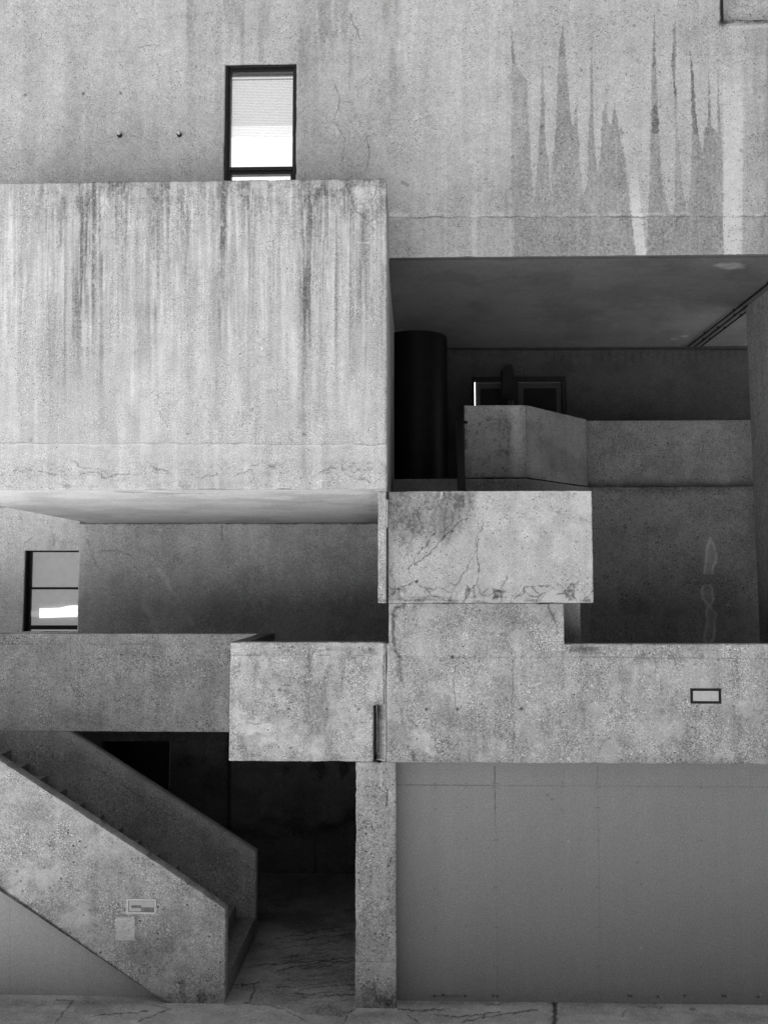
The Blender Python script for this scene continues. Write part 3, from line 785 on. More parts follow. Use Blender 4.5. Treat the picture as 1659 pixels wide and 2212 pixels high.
def paint_beam(p):
    x, y = p.x, p.y
    p.R += .22 * ss(.46, .64, fbm(x / 70, y / 50, 3, 5)); p.G += .3 * ss(.54, .7, fbm(x / 40, y / 45, 13, 5))
    ly = 1419.5 + ss(1200, 1659, x) * 3 + (fbm(x / 60, x * 0, 3, 3) - .5) * 3
    p.B += .6 * np.clip(1.5 - abs(y - ly) / 1.1, 0, 1) * (.25 + .75 * vn(x / 35, x * 0, 5)) * (x > 850)
    # inset edge of the pedestal
    p.crack([(872, 1309), (855, 1312), (850, 1325), (851, 1395), (858, 1414), (866, 1422)], 3.2, .8, 3)
    p.crack([(866, 1420), (862, 1450), (872, 1480)], 1.6, .6, 6); p.blob(862, 1440, 9, 40, .4, 'R', 1, 5)
    p.R += .30 * np.exp(-((y - 1312) / 14) ** 2) * ((x > 1000) & (x < 1210)) * (.4 + fbm(x / 20, y / 8, 7, 3))  # shade under the balcony painted onto the pedestal
    p.R += .30 * ((x > 1042 + (fbm(y / 8, y * 0, 2) - .5) * 8) & (y > 1322) & (x < 1205)) * (1 - ss(1330, 1400, y)) * (.5 + fbm(x / 30, y / 20, 8, 3))
    p.crack([(1183, 1305), (1190, 1325), (1200, 1345), (1205, 1370)], 1.2, .9, 3)
    p.blob(1265, 1405, 45, 8, .5, 'R', 1.1, 8); p.blob(1250, 1400, 30, 6, .5, 'R', 1.1, 18)
    for t in ([(867, 1530), (872, 1560), (876, 1590)], [(984, 1425), (980, 1480), (985, 1530)], [(1108, 1420), (1106, 1520)], [(1109, 1560), (1108, 1648)], [(1340, 1425), (1338, 1470)], [(1415, 1425), (1414, 1460)]): p.crack(t, 1.0, .5, 3)
    p.dots([(977, 1419), (921, 1532), (1126, 1531), (988, 1532)], 3.0, .95)
    p.dots([(1182, 1532), (1258, 1533), (1320, 1536), (1372, 1534), (1430, 1536), (1532, 1535), (1390, 1415), (1450, 1417), (1515, 1416), (1205, 1560), (1060, 1418)], 4.5, .35)
    p.streak(1330, 1425, 1540, 8, .35, 'G'); p.streak(1370, 1430, 1530, 6, .35, 'G'); p.streak(1395, 1425, 1500, 6, .3, 'G'); p.blob(920, 1600, 42, 28, .6, 'G', .9, 3); p.blob(1205, 1570, 14, 32, .3, 'G', 1, 4); p.blob(1430, 1580, 22, 26, .25, 'G', 1, 4)
    for q in range(150): p.blob(845 + rng.random() * 814, 1310 + rng.random() * 336, 1.6 + 2.4 * rng.random() ** 2, 1.6 + 2.6 * rng.random() ** 2, .5, 'R', .6, q)
    p.blob(893, 1632, 6, 12, .6, 'R', .7, 3); p.crack([(892, 1620), (894, 1642), (920, 1644)], 2, .5, 3)
    p.R += .2 * ss(1630, 1650, y) * ss(1100, 1500, x)
    p.R += .3 * (x < 856) * ss(1545, 1520, y) * 0


bmz = AZ(1649, Y0, 1250)
fb = facade('front_beam', M_AG, [(XJ + .004, XR + 3, bmz, ZBE), (XJ + .03, XP1, ZBE, ZPT - .002)], Y0, .22, .0125, paint_beam, (), None, .006, notch, .008)
tag(fb, 'long speckled concrete beam under the middle balcony, raised pedestal at its left end', 'beam')


def paint_pillar(p):
    x, y = p.x, p.y
    p.R += .25 * ss(.45, .66, fbm(x / 25, y / 60, 3, 5)); p.G += .25 * ss(.5, .7, fbm(x / 18, y / 80, 13, 4))
    p.B += .4 * np.clip(1.5 - abs(y - 2077) / 1.1, 0, 1)
    p.R += .5 * ss(2120, 2172, y + 30 * (fbm(x / 14, y / 14, 5, 4) - .5)); p.blob(800, 2150, 16, 30, .6, 'R', 1.0, 3); p.blob(830, 2165, 26, 12, .5, 'R', 1, 13)
    p.G += .25 * ss(2074, 2080, y) * (1 - ss(2110, 2140, y))
    for q in range(150): p.blob(768 + rng.random() * 88, 1650 + rng.random() * 520, 1.5 + 1.8 * rng.random(), 1.6 + 2.6 * rng.random(), .65, 'R', .6, q)
    p.crack([(836, 1705), (835, 1740)], 1.6, .8, 2)


PX0, PX1 = AX(768, Y0 + .02, 1900), AX(856, Y0 + .02, 1900)
pl = facade('pillar', M_AG, [(PX0, PX1, -.01, ZD - .004)], Y0 + .02, .5, .0125, paint_pillar, edge=.007, wob=.012)
tag(pl, 'square speckled concrete pillar standing between the dark undercroft and the grey panelling', 'pillar')

# deck behind the parapets
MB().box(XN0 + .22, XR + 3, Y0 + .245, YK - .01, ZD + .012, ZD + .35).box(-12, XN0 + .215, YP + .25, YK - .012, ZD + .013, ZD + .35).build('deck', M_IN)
tag(bpy.data.objects['deck'], 'concrete walkway deck behind the parapets, roofing the dark undercroft', 'deck')

# panelling right of the pillar
YPN = Y0 + .27
def paint_panel(p):
    x, y = p.x, p.y
    p.R += .06 * fbm(x / 200, y / 200, 3, 3)
    def line(pts, a, w=.8): p.crack(pts, w, a, .4, 2)
    line([(858, 1696), (1070, 1696), (1290, 1697)], .55); line([(1290, 1697.5), (1659, 1700)], .28)
    line([(1068, 1655), (1069, 1697), (1070.5, 1800)], .75); line([(1070.5, 1800), (1074, 2158)], .22); line([(1290, 1655), (1291, 1697)], .4); line([(1291, 1697), (1296, 2158)], .22); line([(1217, 1655), (1218, 1700)], .2)
    d = []
    for yy in (1692, 1701): d += [(1065, yy), (1074, yy), (940, yy), (1007, yy), (1287, yy), (1295, yy), (1214, yy), (1514, yy)]
    for yy in (1745, 1815, 1917, 2003, 2088): d += [(1067, yy), (1073, yy), (1288, yy), (1294, yy), (940, yy + 3), (1008, yy - 2), (1214, yy + 4), (1514, yy)]
    p.dots(d, 1.4, .5)
    p.dots([(1065, 2151), (1074, 2152), (1357, 2151), (1363, 2152), (1420, 2153), (1478, 2151), (1560, 2151), (1566, 2152), (1637, 2153), (938, 2152), (957, 2149), (1004, 2152)], 2.4, .8)
    p.blob(975, 2152, 40, 3.5, .4, 'R', .9, 4); p.dots([(1182, 1718), (1192, 1727), (1376, 1863), (1384, 1910)], 1.8, .5)
    p.dots([(1228, 1817), (1753, 1890), (1385, 2048), (1642, 2148)], 1.8, .8, 'G')
    p.R += .22 * ss(2130, 2160, y) * fbm(x / 40, y / 14, 6, 4)


pn = facade('panelled_wall', M_PN, [(PX1 - .2, XR + 3, -.01, bmz + .3)], YPN, .08, .0135, paint_panel, edge=0, wob=0)
tag(pn, 'flat grey painted panel wall under the beam, fine seams and screw heads', 'wall')
# hidden return of the panelling beside the undercroft
MB().box(PX1 - .19, PX1 - .06, YPN + .25, YK - .02, 0, ZD + .01).build('side_lining', M_IN, pn)

# ------------------------------------------------------------------ undercroft back wall and recess back walls
def paint_under(p):
    x, y = p.x, p.y
    w = fbm(x / 60, y / 30, 3, 5)
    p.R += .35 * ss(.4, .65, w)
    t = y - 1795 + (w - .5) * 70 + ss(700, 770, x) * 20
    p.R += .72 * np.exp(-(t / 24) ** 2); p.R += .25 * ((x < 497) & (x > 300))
    p.blob(690, 1660, 20, 26, .8, 'R', .8, 7); p.blob(745, 1662, 14, 24, .8, 'R', .9, 8); p.blob(618, 1665, 8, 14, .6, 'R', .8, 9)
    p.crack([(680, 1815), (682, 1890)], 2, .7, 3); p.crack([(600, 1798), (650, 1800), (655, 1806)], 1.4, .6, 3)
    p.B += .8 * np.clip(1.5 - abs(x - 496) / 4, 0, 1) * (y < 1850)
    p.R += .4 * ss(1884, 1890, y)


XD1 = AX(365, YK, 1700)
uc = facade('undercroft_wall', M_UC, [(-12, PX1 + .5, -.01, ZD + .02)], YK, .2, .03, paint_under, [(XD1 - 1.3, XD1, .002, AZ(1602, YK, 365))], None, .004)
tag(uc, 'dark stained back wall deep in the undercroft behind the pillar', 'wall')
MB().box(XD1 - 2.6, XD1 + .5, YK + .26, YK + .31, 0, ZD).build('door', M_DOOR, uc)  # black sheet closing the opening, in place of the dark beyond


def paint_recess(p):
    x, y = p.x, p.y
    p.R += .2 * ss(.45, .66, fbm(x / 60, y / 50, 3, 5))
    p.G += .35 * np.exp(-((x - 178 - (1190 - y) * .03) / 7) ** 2) * ss(1350, 1250, y) + .1 * np.exp(-((x - 190) / 22) ** 2)
    for pts, w, a in (([(343, 1230), (360, 1252), (370, 1272)], 5, .7), ([(311, 1305), (322, 1325), (340, 1362)], 5, .5), ([(370, 1272), (395, 1310), (415, 1350)], 4, .28)): p.crack(pts, w, a, 4, 3, 'G')
    p.A += .5 * ss(1160, 1135, y) * ss(.4, .6, fbm(x / 20, y / 20, 4))
    p.crack([(215, 1190), (255, 1188), (280, 1198)], 1, .6, 3); p.crack([(480, 1135), (478, 1150), (481, 1165)], 1, .5, 2); p.crack([(190, 1165), (200, 1205), (215, 1230)], 1, .4, 5)
    p.B += .9 * ss(1133.5, 1130.5, y + (fbm(x / 12, y * 0, 5, 3) - .5) * 3)
    p.blob(346, 1144, 6, 3, .6, 'G')


XRL = AX(169.5, YK, 1265)
rw = facade('recess_wall', M_RC, [(XRL, AX(900, YK), ZD + .3, AZ(1060, YK))], YK, .25, .02, paint_recess, edge=.01, wob=.012)
tag(rw, 'speckled recess wall under the streaked block, pale diagonal scuffs, darkening to the right', 'wall')

DX0, DX1 = AX(1018, YK, 850), AX(1220.5, YK, 850)
ZLD = AZ(1034, 15.6, 1060)     # landing level
DZ1 = AZ(814, YK, 1120)


def paint_back(p):
    x, y = p.x, p.y
    p.R += .3 * ss(.45, .66, fbm(x / 60, y / 40, 3, 5)); p.B += .9 * np.clip(1.5 - abs(y - 754) / 2, 0, 1)
    for k in range(26): p.streak(1180 + k * 17, 756, 775 + rng.random() * 30, 3, .4, seed=k)


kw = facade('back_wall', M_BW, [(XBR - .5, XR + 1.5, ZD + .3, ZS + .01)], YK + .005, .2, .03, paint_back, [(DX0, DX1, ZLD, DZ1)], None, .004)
tag(kw, 'shaded back wall of the upper right recess behind the angled landing parapet', 'wall')

# door in the back wall
dr = root('double_door', (0, YK, ZLD), 'dark double door high at the back, a bright slit at its left edge', 'door')
MB().frame(DX0 + .003, DX1 - .003, ZLD + .02, DZ1 - .003, YK - .03, YK + .14, .06, .1, .05).box((DX0 + DX1) / 2 - .1, (DX0 + DX1) / 2 + .0, YK - .02, YK + .13, ZLD + .07, DZ1 - .104).build('door_frame', M_BLACK, dr)
for a, b in ((DX0 + .08, (DX0 + DX1) / 2 - .105), ((DX0 + DX1) / 2 + .005, DX1 - .065)):
    lf = MB().box(a, b, YK + .07, YK + .12, ZLD + .07, DZ1 - .11).build('door_leaf', M_DOOR, dr)
    MB().box(a + .1, b - .1, YK + .06, YK + .0685, ZLD + 1.0, DZ1 - .22).build('vision_panel', M_COLM, lf)
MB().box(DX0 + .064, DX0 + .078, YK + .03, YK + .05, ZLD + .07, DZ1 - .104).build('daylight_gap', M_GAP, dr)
lx0, lx1 = AX(1084, YK - .2, 830), AX(1109, YK - .2, 830)
sg = root('wall_lantern', (lx0, YK, AZ(863, YK - .2)), 'black box lantern hanging over the dark double door', 'lantern')
MB().box(lx0, lx1, YK - .28, YK - .06, AZ(863, YK - .2), AZ(800, YK - .2)).build('lantern_body', M_BLACK, sg, bevel=.01)
MB().box(lx0 + .1, lx1 - .02, YK - .2, YK - .035, AZ(800, YK - .2), AZ(789, YK - .2)).build('bracket', M_BLACK, sg)

# round column
cxx = AX(897, 18.45, 850)
cm = bpy.data.meshes.new('round_column'); n_ = 64; vs = []; fs = []
for z in (ZLD + .012, ZS - .006):
    for i in range(n_):
        t = 2 * math.pi * i / n_; vs.append((cxx + .61 * math.cos(t), 18.45 + .61 * math.sin(t), z))
for i in range(n_): j = (i + 1) % n_; fs.append((i, j, n_ + j, n_ + i))
cm.from_pydata(vs, [], fs)
for q in cm.polygons: q.use_smooth = True
tag(link('round_column', cm, M_COLM), 'thick round black column in the dark left end of the upper recess', 'column')

# ------------------------------------------------------------------ landing with bent parapet
Y1, Y2 = 15.6, 17.0
ZLT = AZ(875.5, Y1, 1070)
p0 = (XBR + .01, Y1, 0); p1 = (AX(1003, Y1, 950), Y1, 0); p2 = (AX(1137, Y1, 950), Y1, 0); p3 = (AX(1267, Y2, 980), Y2, 0); p4 = (AX(1760, Y2, 980), Y2, 0)


def paint_landing(p):
    x, y = p.x, p.y
    p.R += .3 * ss(.45, .66, fbm(x / 40, y / 40, 3, 5))
    p.streak(1085, 880, 1030, 22, .4); p.streak(1098, 900, 1030, 6, .5); p.G += .35 * np.exp(-((x - 1115) / 12) ** 2) * (y < 1032) + .25 * np.exp(-((x - 1155) / 12) ** 2) * ss(950, 1010, y)
    p.B += .5 * np.clip(1.5 - abs(x - 1136) / 1.2, 0, 1)
    for q in range(70): p.blob(1005 + rng.random() * 130, 880 + rng.random() * 150, 1.6 + 2 * rng.random(), 1.6 + 2.4 * rng.random(), .6, 'R', .6, q)
    for cx_, cy_, r in ((1004, 930, 6), (1006, 960, 7), (1030, 935, 5), (1060, 905, 4), (1005, 885, 5)): p.blob(cx_, cy_, r, r * 1.6, .5, 'R', .6, cx_)
    p.R += .3 * ss(1022, 1034, y + (fbm(x / 15, y / 15, 5) - .5) * 10) * (x < 1180)


def paint_landlow(p):
    x, y = p.x, p.y
    p.R += .25 * ss(.45, .66, fbm(x / 50, y / 50, 3, 5))
    p.R += .5 * ss(1070, 1054, y + (fbm(x / 14, y / 8, 7, 4) - .5) * 14) * (x > 1270)
    ctr = 1531 + 5 * np.sin(y / 23.0) + 6 * (fbm(y / 18, y * 0, 3, 3) - .5)
    wid = (3 + 9 * vn(y / 17, y * 0, 12)) * ss(1155, 1180, y)
    e_ = abs(x - ctr) - wid
    on_ = (y > 1160) & (y < 1390) & ~((y > 1240) & (y < 1262))
    p.G += on_ * (.3 + .5 * fbm(x / 9, y / 20, 6, 3)) * (.8 * np.exp(-(e_ / 2.6) ** 2) + .26 * (e_ < 0))
    p.dots([(1571, 1307)], 1.8, .9, 'G')
    for q in range(70): p.blob(1285 + rng.random() * 350, 1080 + rng.random() * 300, 1.5 + 2 * rng.random() ** 2, 1.5 + 2 * rng.random() ** 2, .6, 'R', .6, q)
    p.blob(1305, 1245, 5, 5, .5, 'R'); p.blob(1350, 1140, 4, 6, .5, 'R'); p.blob(1395, 1130, 4, 5, .5, 'R')


p3b, p4b = (AX(1240, Y2 + .3, 980), Y2 + .3, 0), (AX(1760, Y2 + .3, 980), Y2 + .3, 0)
rb = planwall('upper_landing_wall', M_LW, [p3b, p4b], ZLD + .02, AZ(908, Y2 + .3, 1450), .2, .02, paint_landing)
tag(rb, 'low dark parapet between the slanting landing parapet and the side pier', 'parapet')
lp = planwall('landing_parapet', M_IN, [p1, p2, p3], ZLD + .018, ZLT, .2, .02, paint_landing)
tag(lp, 'bent concrete landing parapet behind the middle balcony, mottled, with a slanting wing', 'parapet')
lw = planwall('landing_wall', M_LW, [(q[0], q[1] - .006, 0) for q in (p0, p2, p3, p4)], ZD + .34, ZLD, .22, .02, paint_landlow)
tag(lw, 'shaded wall below the landing, right of the middle balcony, with a pale wavy drip mark', 'wall')
lf = MB()
for a, b in ((p0, p2), (p2, p3), (p3, p4)):
    lf.hexa([(a[0], a[1] + .2, ZLD - .25), (b[0], b[1] + .2, ZLD - .25), (b[0], YK, ZLD - .25), (a[0], YK, ZLD - .25), (a[0], a[1] + .2, ZLD - .003), (b[0], b[1] + .2, ZLD - .003), (b[0], YK, ZLD - .003), (a[0], YK, ZLD - .003)])
lf.build('floor_slab', M_IN, lw)

# handrail running down from the landing behind the balcony
hr = root('handrail', (AX(994, 15.5), 15.5, ZLD), 'black metal handrail sloping down at the left end of the mottled landing parapet', 'handrail')
a0 = Vector((AX(992, 15.45, 915), 15.45, AZ(913, 15.45, 992))); b0 = Vector((AX(998, 13.5, 1075), 13.5, AZ(1085, 13.5, 998)))
hb = MB(); d_ = Vector((.058, 0, 0)); h_ = Vector((0, 0, .055))
hb.hexa((b0 - d_ - h_, b0 + d_ - h_, a0 + d_ - h_, a0 - d_ - h_, b0 - d_ + h_, b0 + d_ + h_, a0 + d_ + h_, a0 - d_ + h_)); hb.build('rail', M_BLACK, hr, bevel=.012)
MB().tube(a0 + Vector((-.03, .02, .02)), a0 + Vector((.12, .1, .02)), .024).build('rail_return', M_BLACK, hr, True)
MB().tube((a0.x - .02, a0.y + .02, ZLD), a0 + Vector((-.02, .02, 0)), .022).build('post', M_BLACK, hr, True)
MB().tube((b0.x, b0.y + .3, ZMB + .3), b0 + Vector((0, .3, .2)), .022).build('post', M_BLACK, hr, True)

# pier under the balcony at right of the pedestal
ux0, ux1 = AX(1120, 14.0, 1345), AX(1254, 14.0, 1345)
st = facade('stub_wall', M_IN, [(ux0, ux1, ZD + .33, ZMB + .003)], 14.0, .2, .03, lambda p: p.dots([], 1), edge=.004)
tag(st, 'short grey wall end just right of the pedestal, tucked below the middle balcony', 'wall')

# ------------------------------------------------------------------ right pier and cables
q0 = on_z(1610, 664, ZS - .006); q1 = on_z(1659, 626, ZS - .006)
dirp = (q1 - q0); dirp = dirp / abs(dirp.y); q2 = q0 + dirp * (q0.y - (YU + .26))
xb_, zb_ = at(1641, 1392, q0.y)
dx = xb_ - q0.x
xs_ = [q0.x + dx, q2.x + dx]
zlow = ZD + .34
kk = (ZS - .006 - zlow) / (ZS - .006 - zb_)
dx *= kk
def paint_pier(p):
    p.R += .3 * ss(.45, .66, fbm(p.x / 40, p.y / 60, 3, 5))
pr = MB().hexa(((q2.x + dx, q2.y, zlow), (q2.x + dx + .6, q2.y, zlow), (q0.x + dx + .6, q0.y, zlow), (q0.x + dx, q0.y, zlow),
                (q2.x, q2.y, ZS - .006), (q2.x + .6, q2.y, ZS - .006), (q0.x + .6, q0.y, ZS - .006), (q0.x, q0.y, ZS - .006))).build('side_pier', M_IN)
tag(pr, 'tall shaded side pier closing the upper recess at the right edge of the picture', 'pier')
cabl = [((1485.8, 748.6), (1659, 613)), ((1499.5, 749), (1612, 661.5)), ((1513, 748.6), (1625, 663))]
for i, (a, b) in enumerate(cabl):
    A_, B_ = on_z(*a, ZS - .034), on_z(*b, ZS - .034)
    if i == 0: B_ = A_ + (B_ - A_) * 1.25
    mid = MB().tube(A_, B_, .015, 8)
    for t in (.2, .5, .8):
        c = A_ + (B_ - A_) * t; mid.box(c.x - .022, c.x + .022, c.y - .01, c.y + .01, ZS - .045, ZS - .005)
    o = mid.build('ceiling_conduit', M_BLACK)
    tag(o, ('longest thin black conduit on the recess ceiling, leftmost of the three beside the side pier',
            'middle of three thin black conduits on the recess ceiling beside the side pier',
            'shortest thin black conduit on the recess ceiling, rightmost of the three beside the side pier')[i], 'conduit', 'conduits on the recess ceiling')

# ------------------------------------------------------------------ stairs
ZSP = AZ(1580.5, YP, 320)


def paint_left(p):
    x, y = p.x, p.y
    p.R += .24 * ss(.46, .66, fbm(x / 50, y / 50, 3, 5)); p.G += .14 * ss(.54, .7, fbm(x / 30, y / 30, 13, 5))
    p.B += .45 * np.clip(1.5 - abs(y - 1391) / 1.1, 0, 1) * ss(.4, .6, vn(x / 30, x * 0, 5))
    p.crack([(153, 1372), (154, 1440)], 1, .5, 2); p.crack([(0, 1488), (120, 1489)], 1, .3, 1)
    p.streak(478, 1500, 1600, 8, .4, 'G'); p.blob(140, 1500, 30, 20, .2, 'G', 1, 3)
    for q in range(140): p.blob(rng.random() * 497, 1372 + rng.random() * 208, 1.5 + 2 * rng.random() ** 2, 1.5 + 2.2 * rng.random() ** 2, .55, 'R', .6, q)


lpw = facade('far_parapet', M_AG, [(-12, XN0 + .21, ZSP, AZ(1368.5, YP, 280))], YP, .22, .0145, paint_left, edge=.002, wob=.003)
tag(lpw, 'speckled parapet set back above the stair, running to the left edge under the small window', 'parapet')

xt = AX(150, YP, 1580); xe = AX(553, YP, 1900)


def paint_stairback(p):
    x, y = p.x, p.y
    p.R += .3 * ss(.46, .66, fbm(x / 50, y / 50, 3, 5))
    yl = 1600 + (x - 150) * .645
    p.B += .5 * np.clip(1.5 - abs(y - yl - 22) / 1.2, 0, 1) * ss(.4, .6, vn(x / 30, x * 0, 5)) * (x > 160)
    p.G += .15 * np.exp(-((y - yl + 10) / 12) ** 2)


fsw = colwall('far_stair_wall', M_ST, [(-12, -.01, ZSP - .001), (xt, -.01, ZSP - .001), (xe, -.01, AZ(1841, YP, 553))], YP, .2, .02, paint_stairback, edge=.002, wob=.002)
tag(fsw, 'dark far stringer wall of the stair, its sloping top leading down to the undercroft', 'stair wall')

xs0, xs1 = AX(-900, YS, 1600), AX(487, YS, 2060)
xsl = AX(-385, YS, 1400); xsr = AX(-60, YS, 1400); zrise = AZ(1375, YS, -60)  # raised left end, out of view, added to block low light
zt_ = lambda px: AZ(1639 + .669 * px, YS, px)
zb_l = lambda px: AZ(1916 + (2168 - 1916) / 360 * px, YS, px)


def paint_stair(p):
    x, y = p.x, p.y
    p.R += .22 * ss(.46, .66, fbm(x / 60, y / 60, 3, 5)); p.G += .2 * ss(.54, .7, fbm(x / 45, y / 45, 13, 5))
    lo = 1916 + .7 * x
    p.blob(75, 1895, 55, 42, .6, 'G', 1.1, 3); p.blob(165, 1985, 50, 36, .5, 'G', 1.1, 4); p.blob(330, 2060, 60, 50, .3, 'R', 1.1, 31); p.blob(230, 1830, 60, 30, .22, 'G', 1.1, 32); p.blob(60, 1760, 50, 40, .22, 'R', 1.1, 33); p.blob(420, 2030, 40, 50, .25, 'G', 1.1, 34); p.R += .55 * ss(9, 0, (lo - y) + (fbm(x / 12, y / 12, 6, 4) - .5) * 12)
    p.R += .45 * ss(2135, 2168, y + (fbm(x / 14, y / 14, 16, 4) - .5) * 34) * (x > 340); p.blob(395, 2140, 10, 26, .5, 'R', 1.1, 23); p.blob(440, 2150, 20, 18, .5, 'R', 1.1, 24)
    p.dots([(38, 1882), (50, 1925), (285, 1855), (262, 1886)], 2.4, .6); p.crack([(185, 1823), (225, 1823)], 1, .5, .5, 3, 'G')
    p.R += .3 * np.exp(-((y - 1639 - .669 * x - 14) / 7) ** 2) * ss(.45, .6, fbm(x / 14, y / 14, 26, 3)) * (x > 200)
    p.crack([(146, 2025), (160, 1990), (174, 1975)], 1.2, .4, 4); p.blob(272, 1978, 22, 4, .5, 'R', .8, 5); p.blob(297, 1990, 5, 10, .4, 'R', .8, 6)
    for q in range(200): p.blob(rng.random() * 487, 1700 + rng.random() * 460, 1.5 + 2 * rng.random() ** 2, 1.5 + 2.4 * rng.random() ** 2, .5, 'R', .6, q)
    p.B += .8 * np.clip(1.5 - (lo - y) / 1.6, 0, 1) * (x < 350)


xk = AX(362, YS, 2168)
sw = colwall('stair_wall', M_AG, [(xs0, zb_l(-385), zrise), (xsl, zb_l(-385), zrise), (xsr, zb_l(-60), zrise), (xsr + .004, zb_l(-60), zt_(-60)), (xk, -.01, zt_(362)), (xs1, -.01, zt_(487))], YS, .2, .0125, paint_stair, edge=.008, wob=.012)
tag(sw, 'pale speckled front stair wall sloping down to the right, with one pale framed light', 'stair wall')
px_, pz_ = AX(251, YS, 2005), AX(292.5, YS, 2005)


def paint_patch(p): p.R += .15 * fbm(p.x / 9, p.y / 9, 3, 4)


pt = facade('repair_patch', M_PATCH, [(px_, pz_, AZ(2031, YS, 270), AZ(1980, YS, 270))], YS - .004, .003, .008, paint_patch, parent=sw, edge=.0035, wob=.05)
# steps
sb = root('staircase', (xe, 14.6, 0), 'dark concrete steps rising to the left between the two sloping stair walls', 'stairs')
xn0, zn0 = AX(552.7, YP, 1982), AZ(1982, YP, 552.7)
TR, RS = .3055, .199
for k in range(20):
    x1 = xn0 - .004 - k * TR; z1 = zn0 + k * RS
    zlo = -.01 if k == 0 else z1 - RS + .001
    s_ = MB().box(x1 - TR - .03, x1, YS + .203, YP - .003, max(zlo, -.01), z1)
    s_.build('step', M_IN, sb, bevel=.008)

# panel under the stair
def paint_pl(p):
    p.R += .25 * ss(2120, 2160, p.y) * fbm(p.x / 40, p.y / 20, 3, 4); p.crack([(22, 1930), (22, 2150)], 1, .2, 1)
    p.R += .35 * ss(24, 0, p.y - (1916 + .7 * p.x)) * fbm(p.x / 16, p.y / 16, 5, 4)
    p.dots([(118, 2096)], 1.6, .8, 'G')


pls = colwall('stair_infill_panel', M_PNL, [(xs0, -.01, zb_l(-385) + .12), (xsl, -.01, zb_l(-385) + .12), (AX(375, YS + .2, 2160), -.01, .1)], YS + .203, .06, .0135, paint_pl, edge=0, wob=0)
tag(pls, 'smooth grey painted infill panel under the slope of the front stair wall', 'panel')

# ------------------------------------------------------------------ step lights
def step_light(px0, px1, py0, py1, Y, fr, matf, matl, label, fw_=.03, tall=0.0):
    x0, x1 = AX(px0, Y, (py0 + py1) / 2), AX(px1, Y, (py0 + py1) / 2); z1, z0 = AZ(py0, Y, (px0 + px1) / 2), AZ(py1, Y, (px0 + px1) / 2)
    r = root('recessed_light', ((x0 + x1) / 2, Y, z0), label, 'light')
    r['group'] = 'recessed lights in the concrete'
    MB().frame(x0, x1, z0, z1, Y - .014, Y - .001, fr).build('light_frame', matf, r, bevel=.003)
    l = MB().box(x0 + fr * .9, x1 - fr * .9, Y - .006, Y - .0015, z0 + fr * .9, z1 - fr * .9).build('lens', matl, r)
    return r, x0, x1, z0, z1


step_light(1490, 1556.5, 1487, 1520, Y0, .034, M_BLACK, M_LENS, 'black framed recessed light with a pale lens, in the long beam at right')
r2, lx0_, lx1_, lz0_, lz1_ = step_light(274.6, 338.4, 1941, 1973.8, YS, .026, M_ALU, M_LENS, 'pale framed recessed light low in the front stair wall')
mk = MB(); w_ = lx1_ - lx0_
mk.box(lx0_ + w_ * .16, lx0_ + w_ * .5, YS - .0085, YS - .0062, lz0_ + .075, lz0_ + .11).box(lx0_ + w_ * .48, lx1_ - .03, YS - .009, YS - .0062, lz0_ + .032, lz0_ + .085)
mk.build('lens_reflection', M_MIDGREY, r2, bevel=.002)  # grey blocks stand in for the dark reflection on the lens
MB().frame(lx0_ + .024, lx1_ - .024, lz0_ + .024, lz1_ - .024, YS - .010, YS - .0062, .006).build('lens_gasket', M_METAL, r2)

# ------------------------------------------------------------------ left wing with its window
YW = YK + .55
def paint_wing(p):
    x, y = p.x, p.y
    p.R += .14 * ss(.45, .66, fbm(x / 30, y / 40, 3, 5)); p.G += .25 * (y < 1188) * ss(.4, .6, fbm(x / 30, y / 30, 9, 4)) * (x > 50)
    p.streak(118, 1150, 1192, 4, .6); p.streak(105, 1165, 1192, 6, .4); p.streak(140, 1165, 1192, 9, .3)
    p.crack([(52, 1188), (56, 1172), (70, 1160)], 1, .5, 3); p.dots([(54, 1185)], 2.5, .6, 'G')


lwx0, lwx1 = AX(53, YW, 1275), AX(53, YW, 1275) + 1.55
lwz0, lwz1 = AZ(1364, YW, 110), AZ(1189, YW, 110)
wg = root('left_wing', (-10, YW, 0), 'pale wall at the far left beyond the recess, with a small two pane window', 'wall')
facade('wall_face', M_WH, [(-13, XRL + .6, ZD + .3, CZ + 1.6)], YW, .22, .018, paint_wing, [(lwx0, lwx1, lwz0, lwz1)], wg, .004)
MB().box(-22, XRL + .6, YW + .002, YW + .22, CZ + 1.6, CZ + 8.8).box(-22, -13, YW + .002, YW + .22, -.01, CZ + 1.6).box(-13, -12.01, YW + .004, YW + .22, -.01, ZD + .3).build('upper_face', M_UP, wg)
lw_ = MB()
jw = .085
lw_.box(lwx0 + .002, lwx0 + .03, YW + .01, YW + .2, lwz0, lwz1 - .002)
lw_.box(lwx0 + .031, lwx0 + .09, YW + .1, YW + .2, lwz0, lwz1 - .002)
lw_.box(lwx0 + .091, lwx1, YW + .08, YW + .2, lwz1 - .03, lwz1 - .002)
lw_.box(lwx0 + .091, lwx1, YW + .09, YW + .2, AZ(1273.3, YW, 110), AZ(1268.3, YW, 110))
lw_.box(lwx0 + .091, lwx1, YW + .06, YW + .2, AZ(1360, YW, 110), AZ(1351.5, YW, 110))
lwo = lw_.build('window', M_BLACK, wg, bevel=.003)
MB().box(lwx0 + .06, lwx1, YW + .13, YW + .135, lwz0 + .02, lwz1 - .02).build('pane', G_LO, lwo)
MB().box(lwx0 + .04, lwx1, YW + .21, YW + .22, lwz0, lwz1).build('shade', M_GREYB, lwo)  # its glow stands in for a grey reflection in the pane
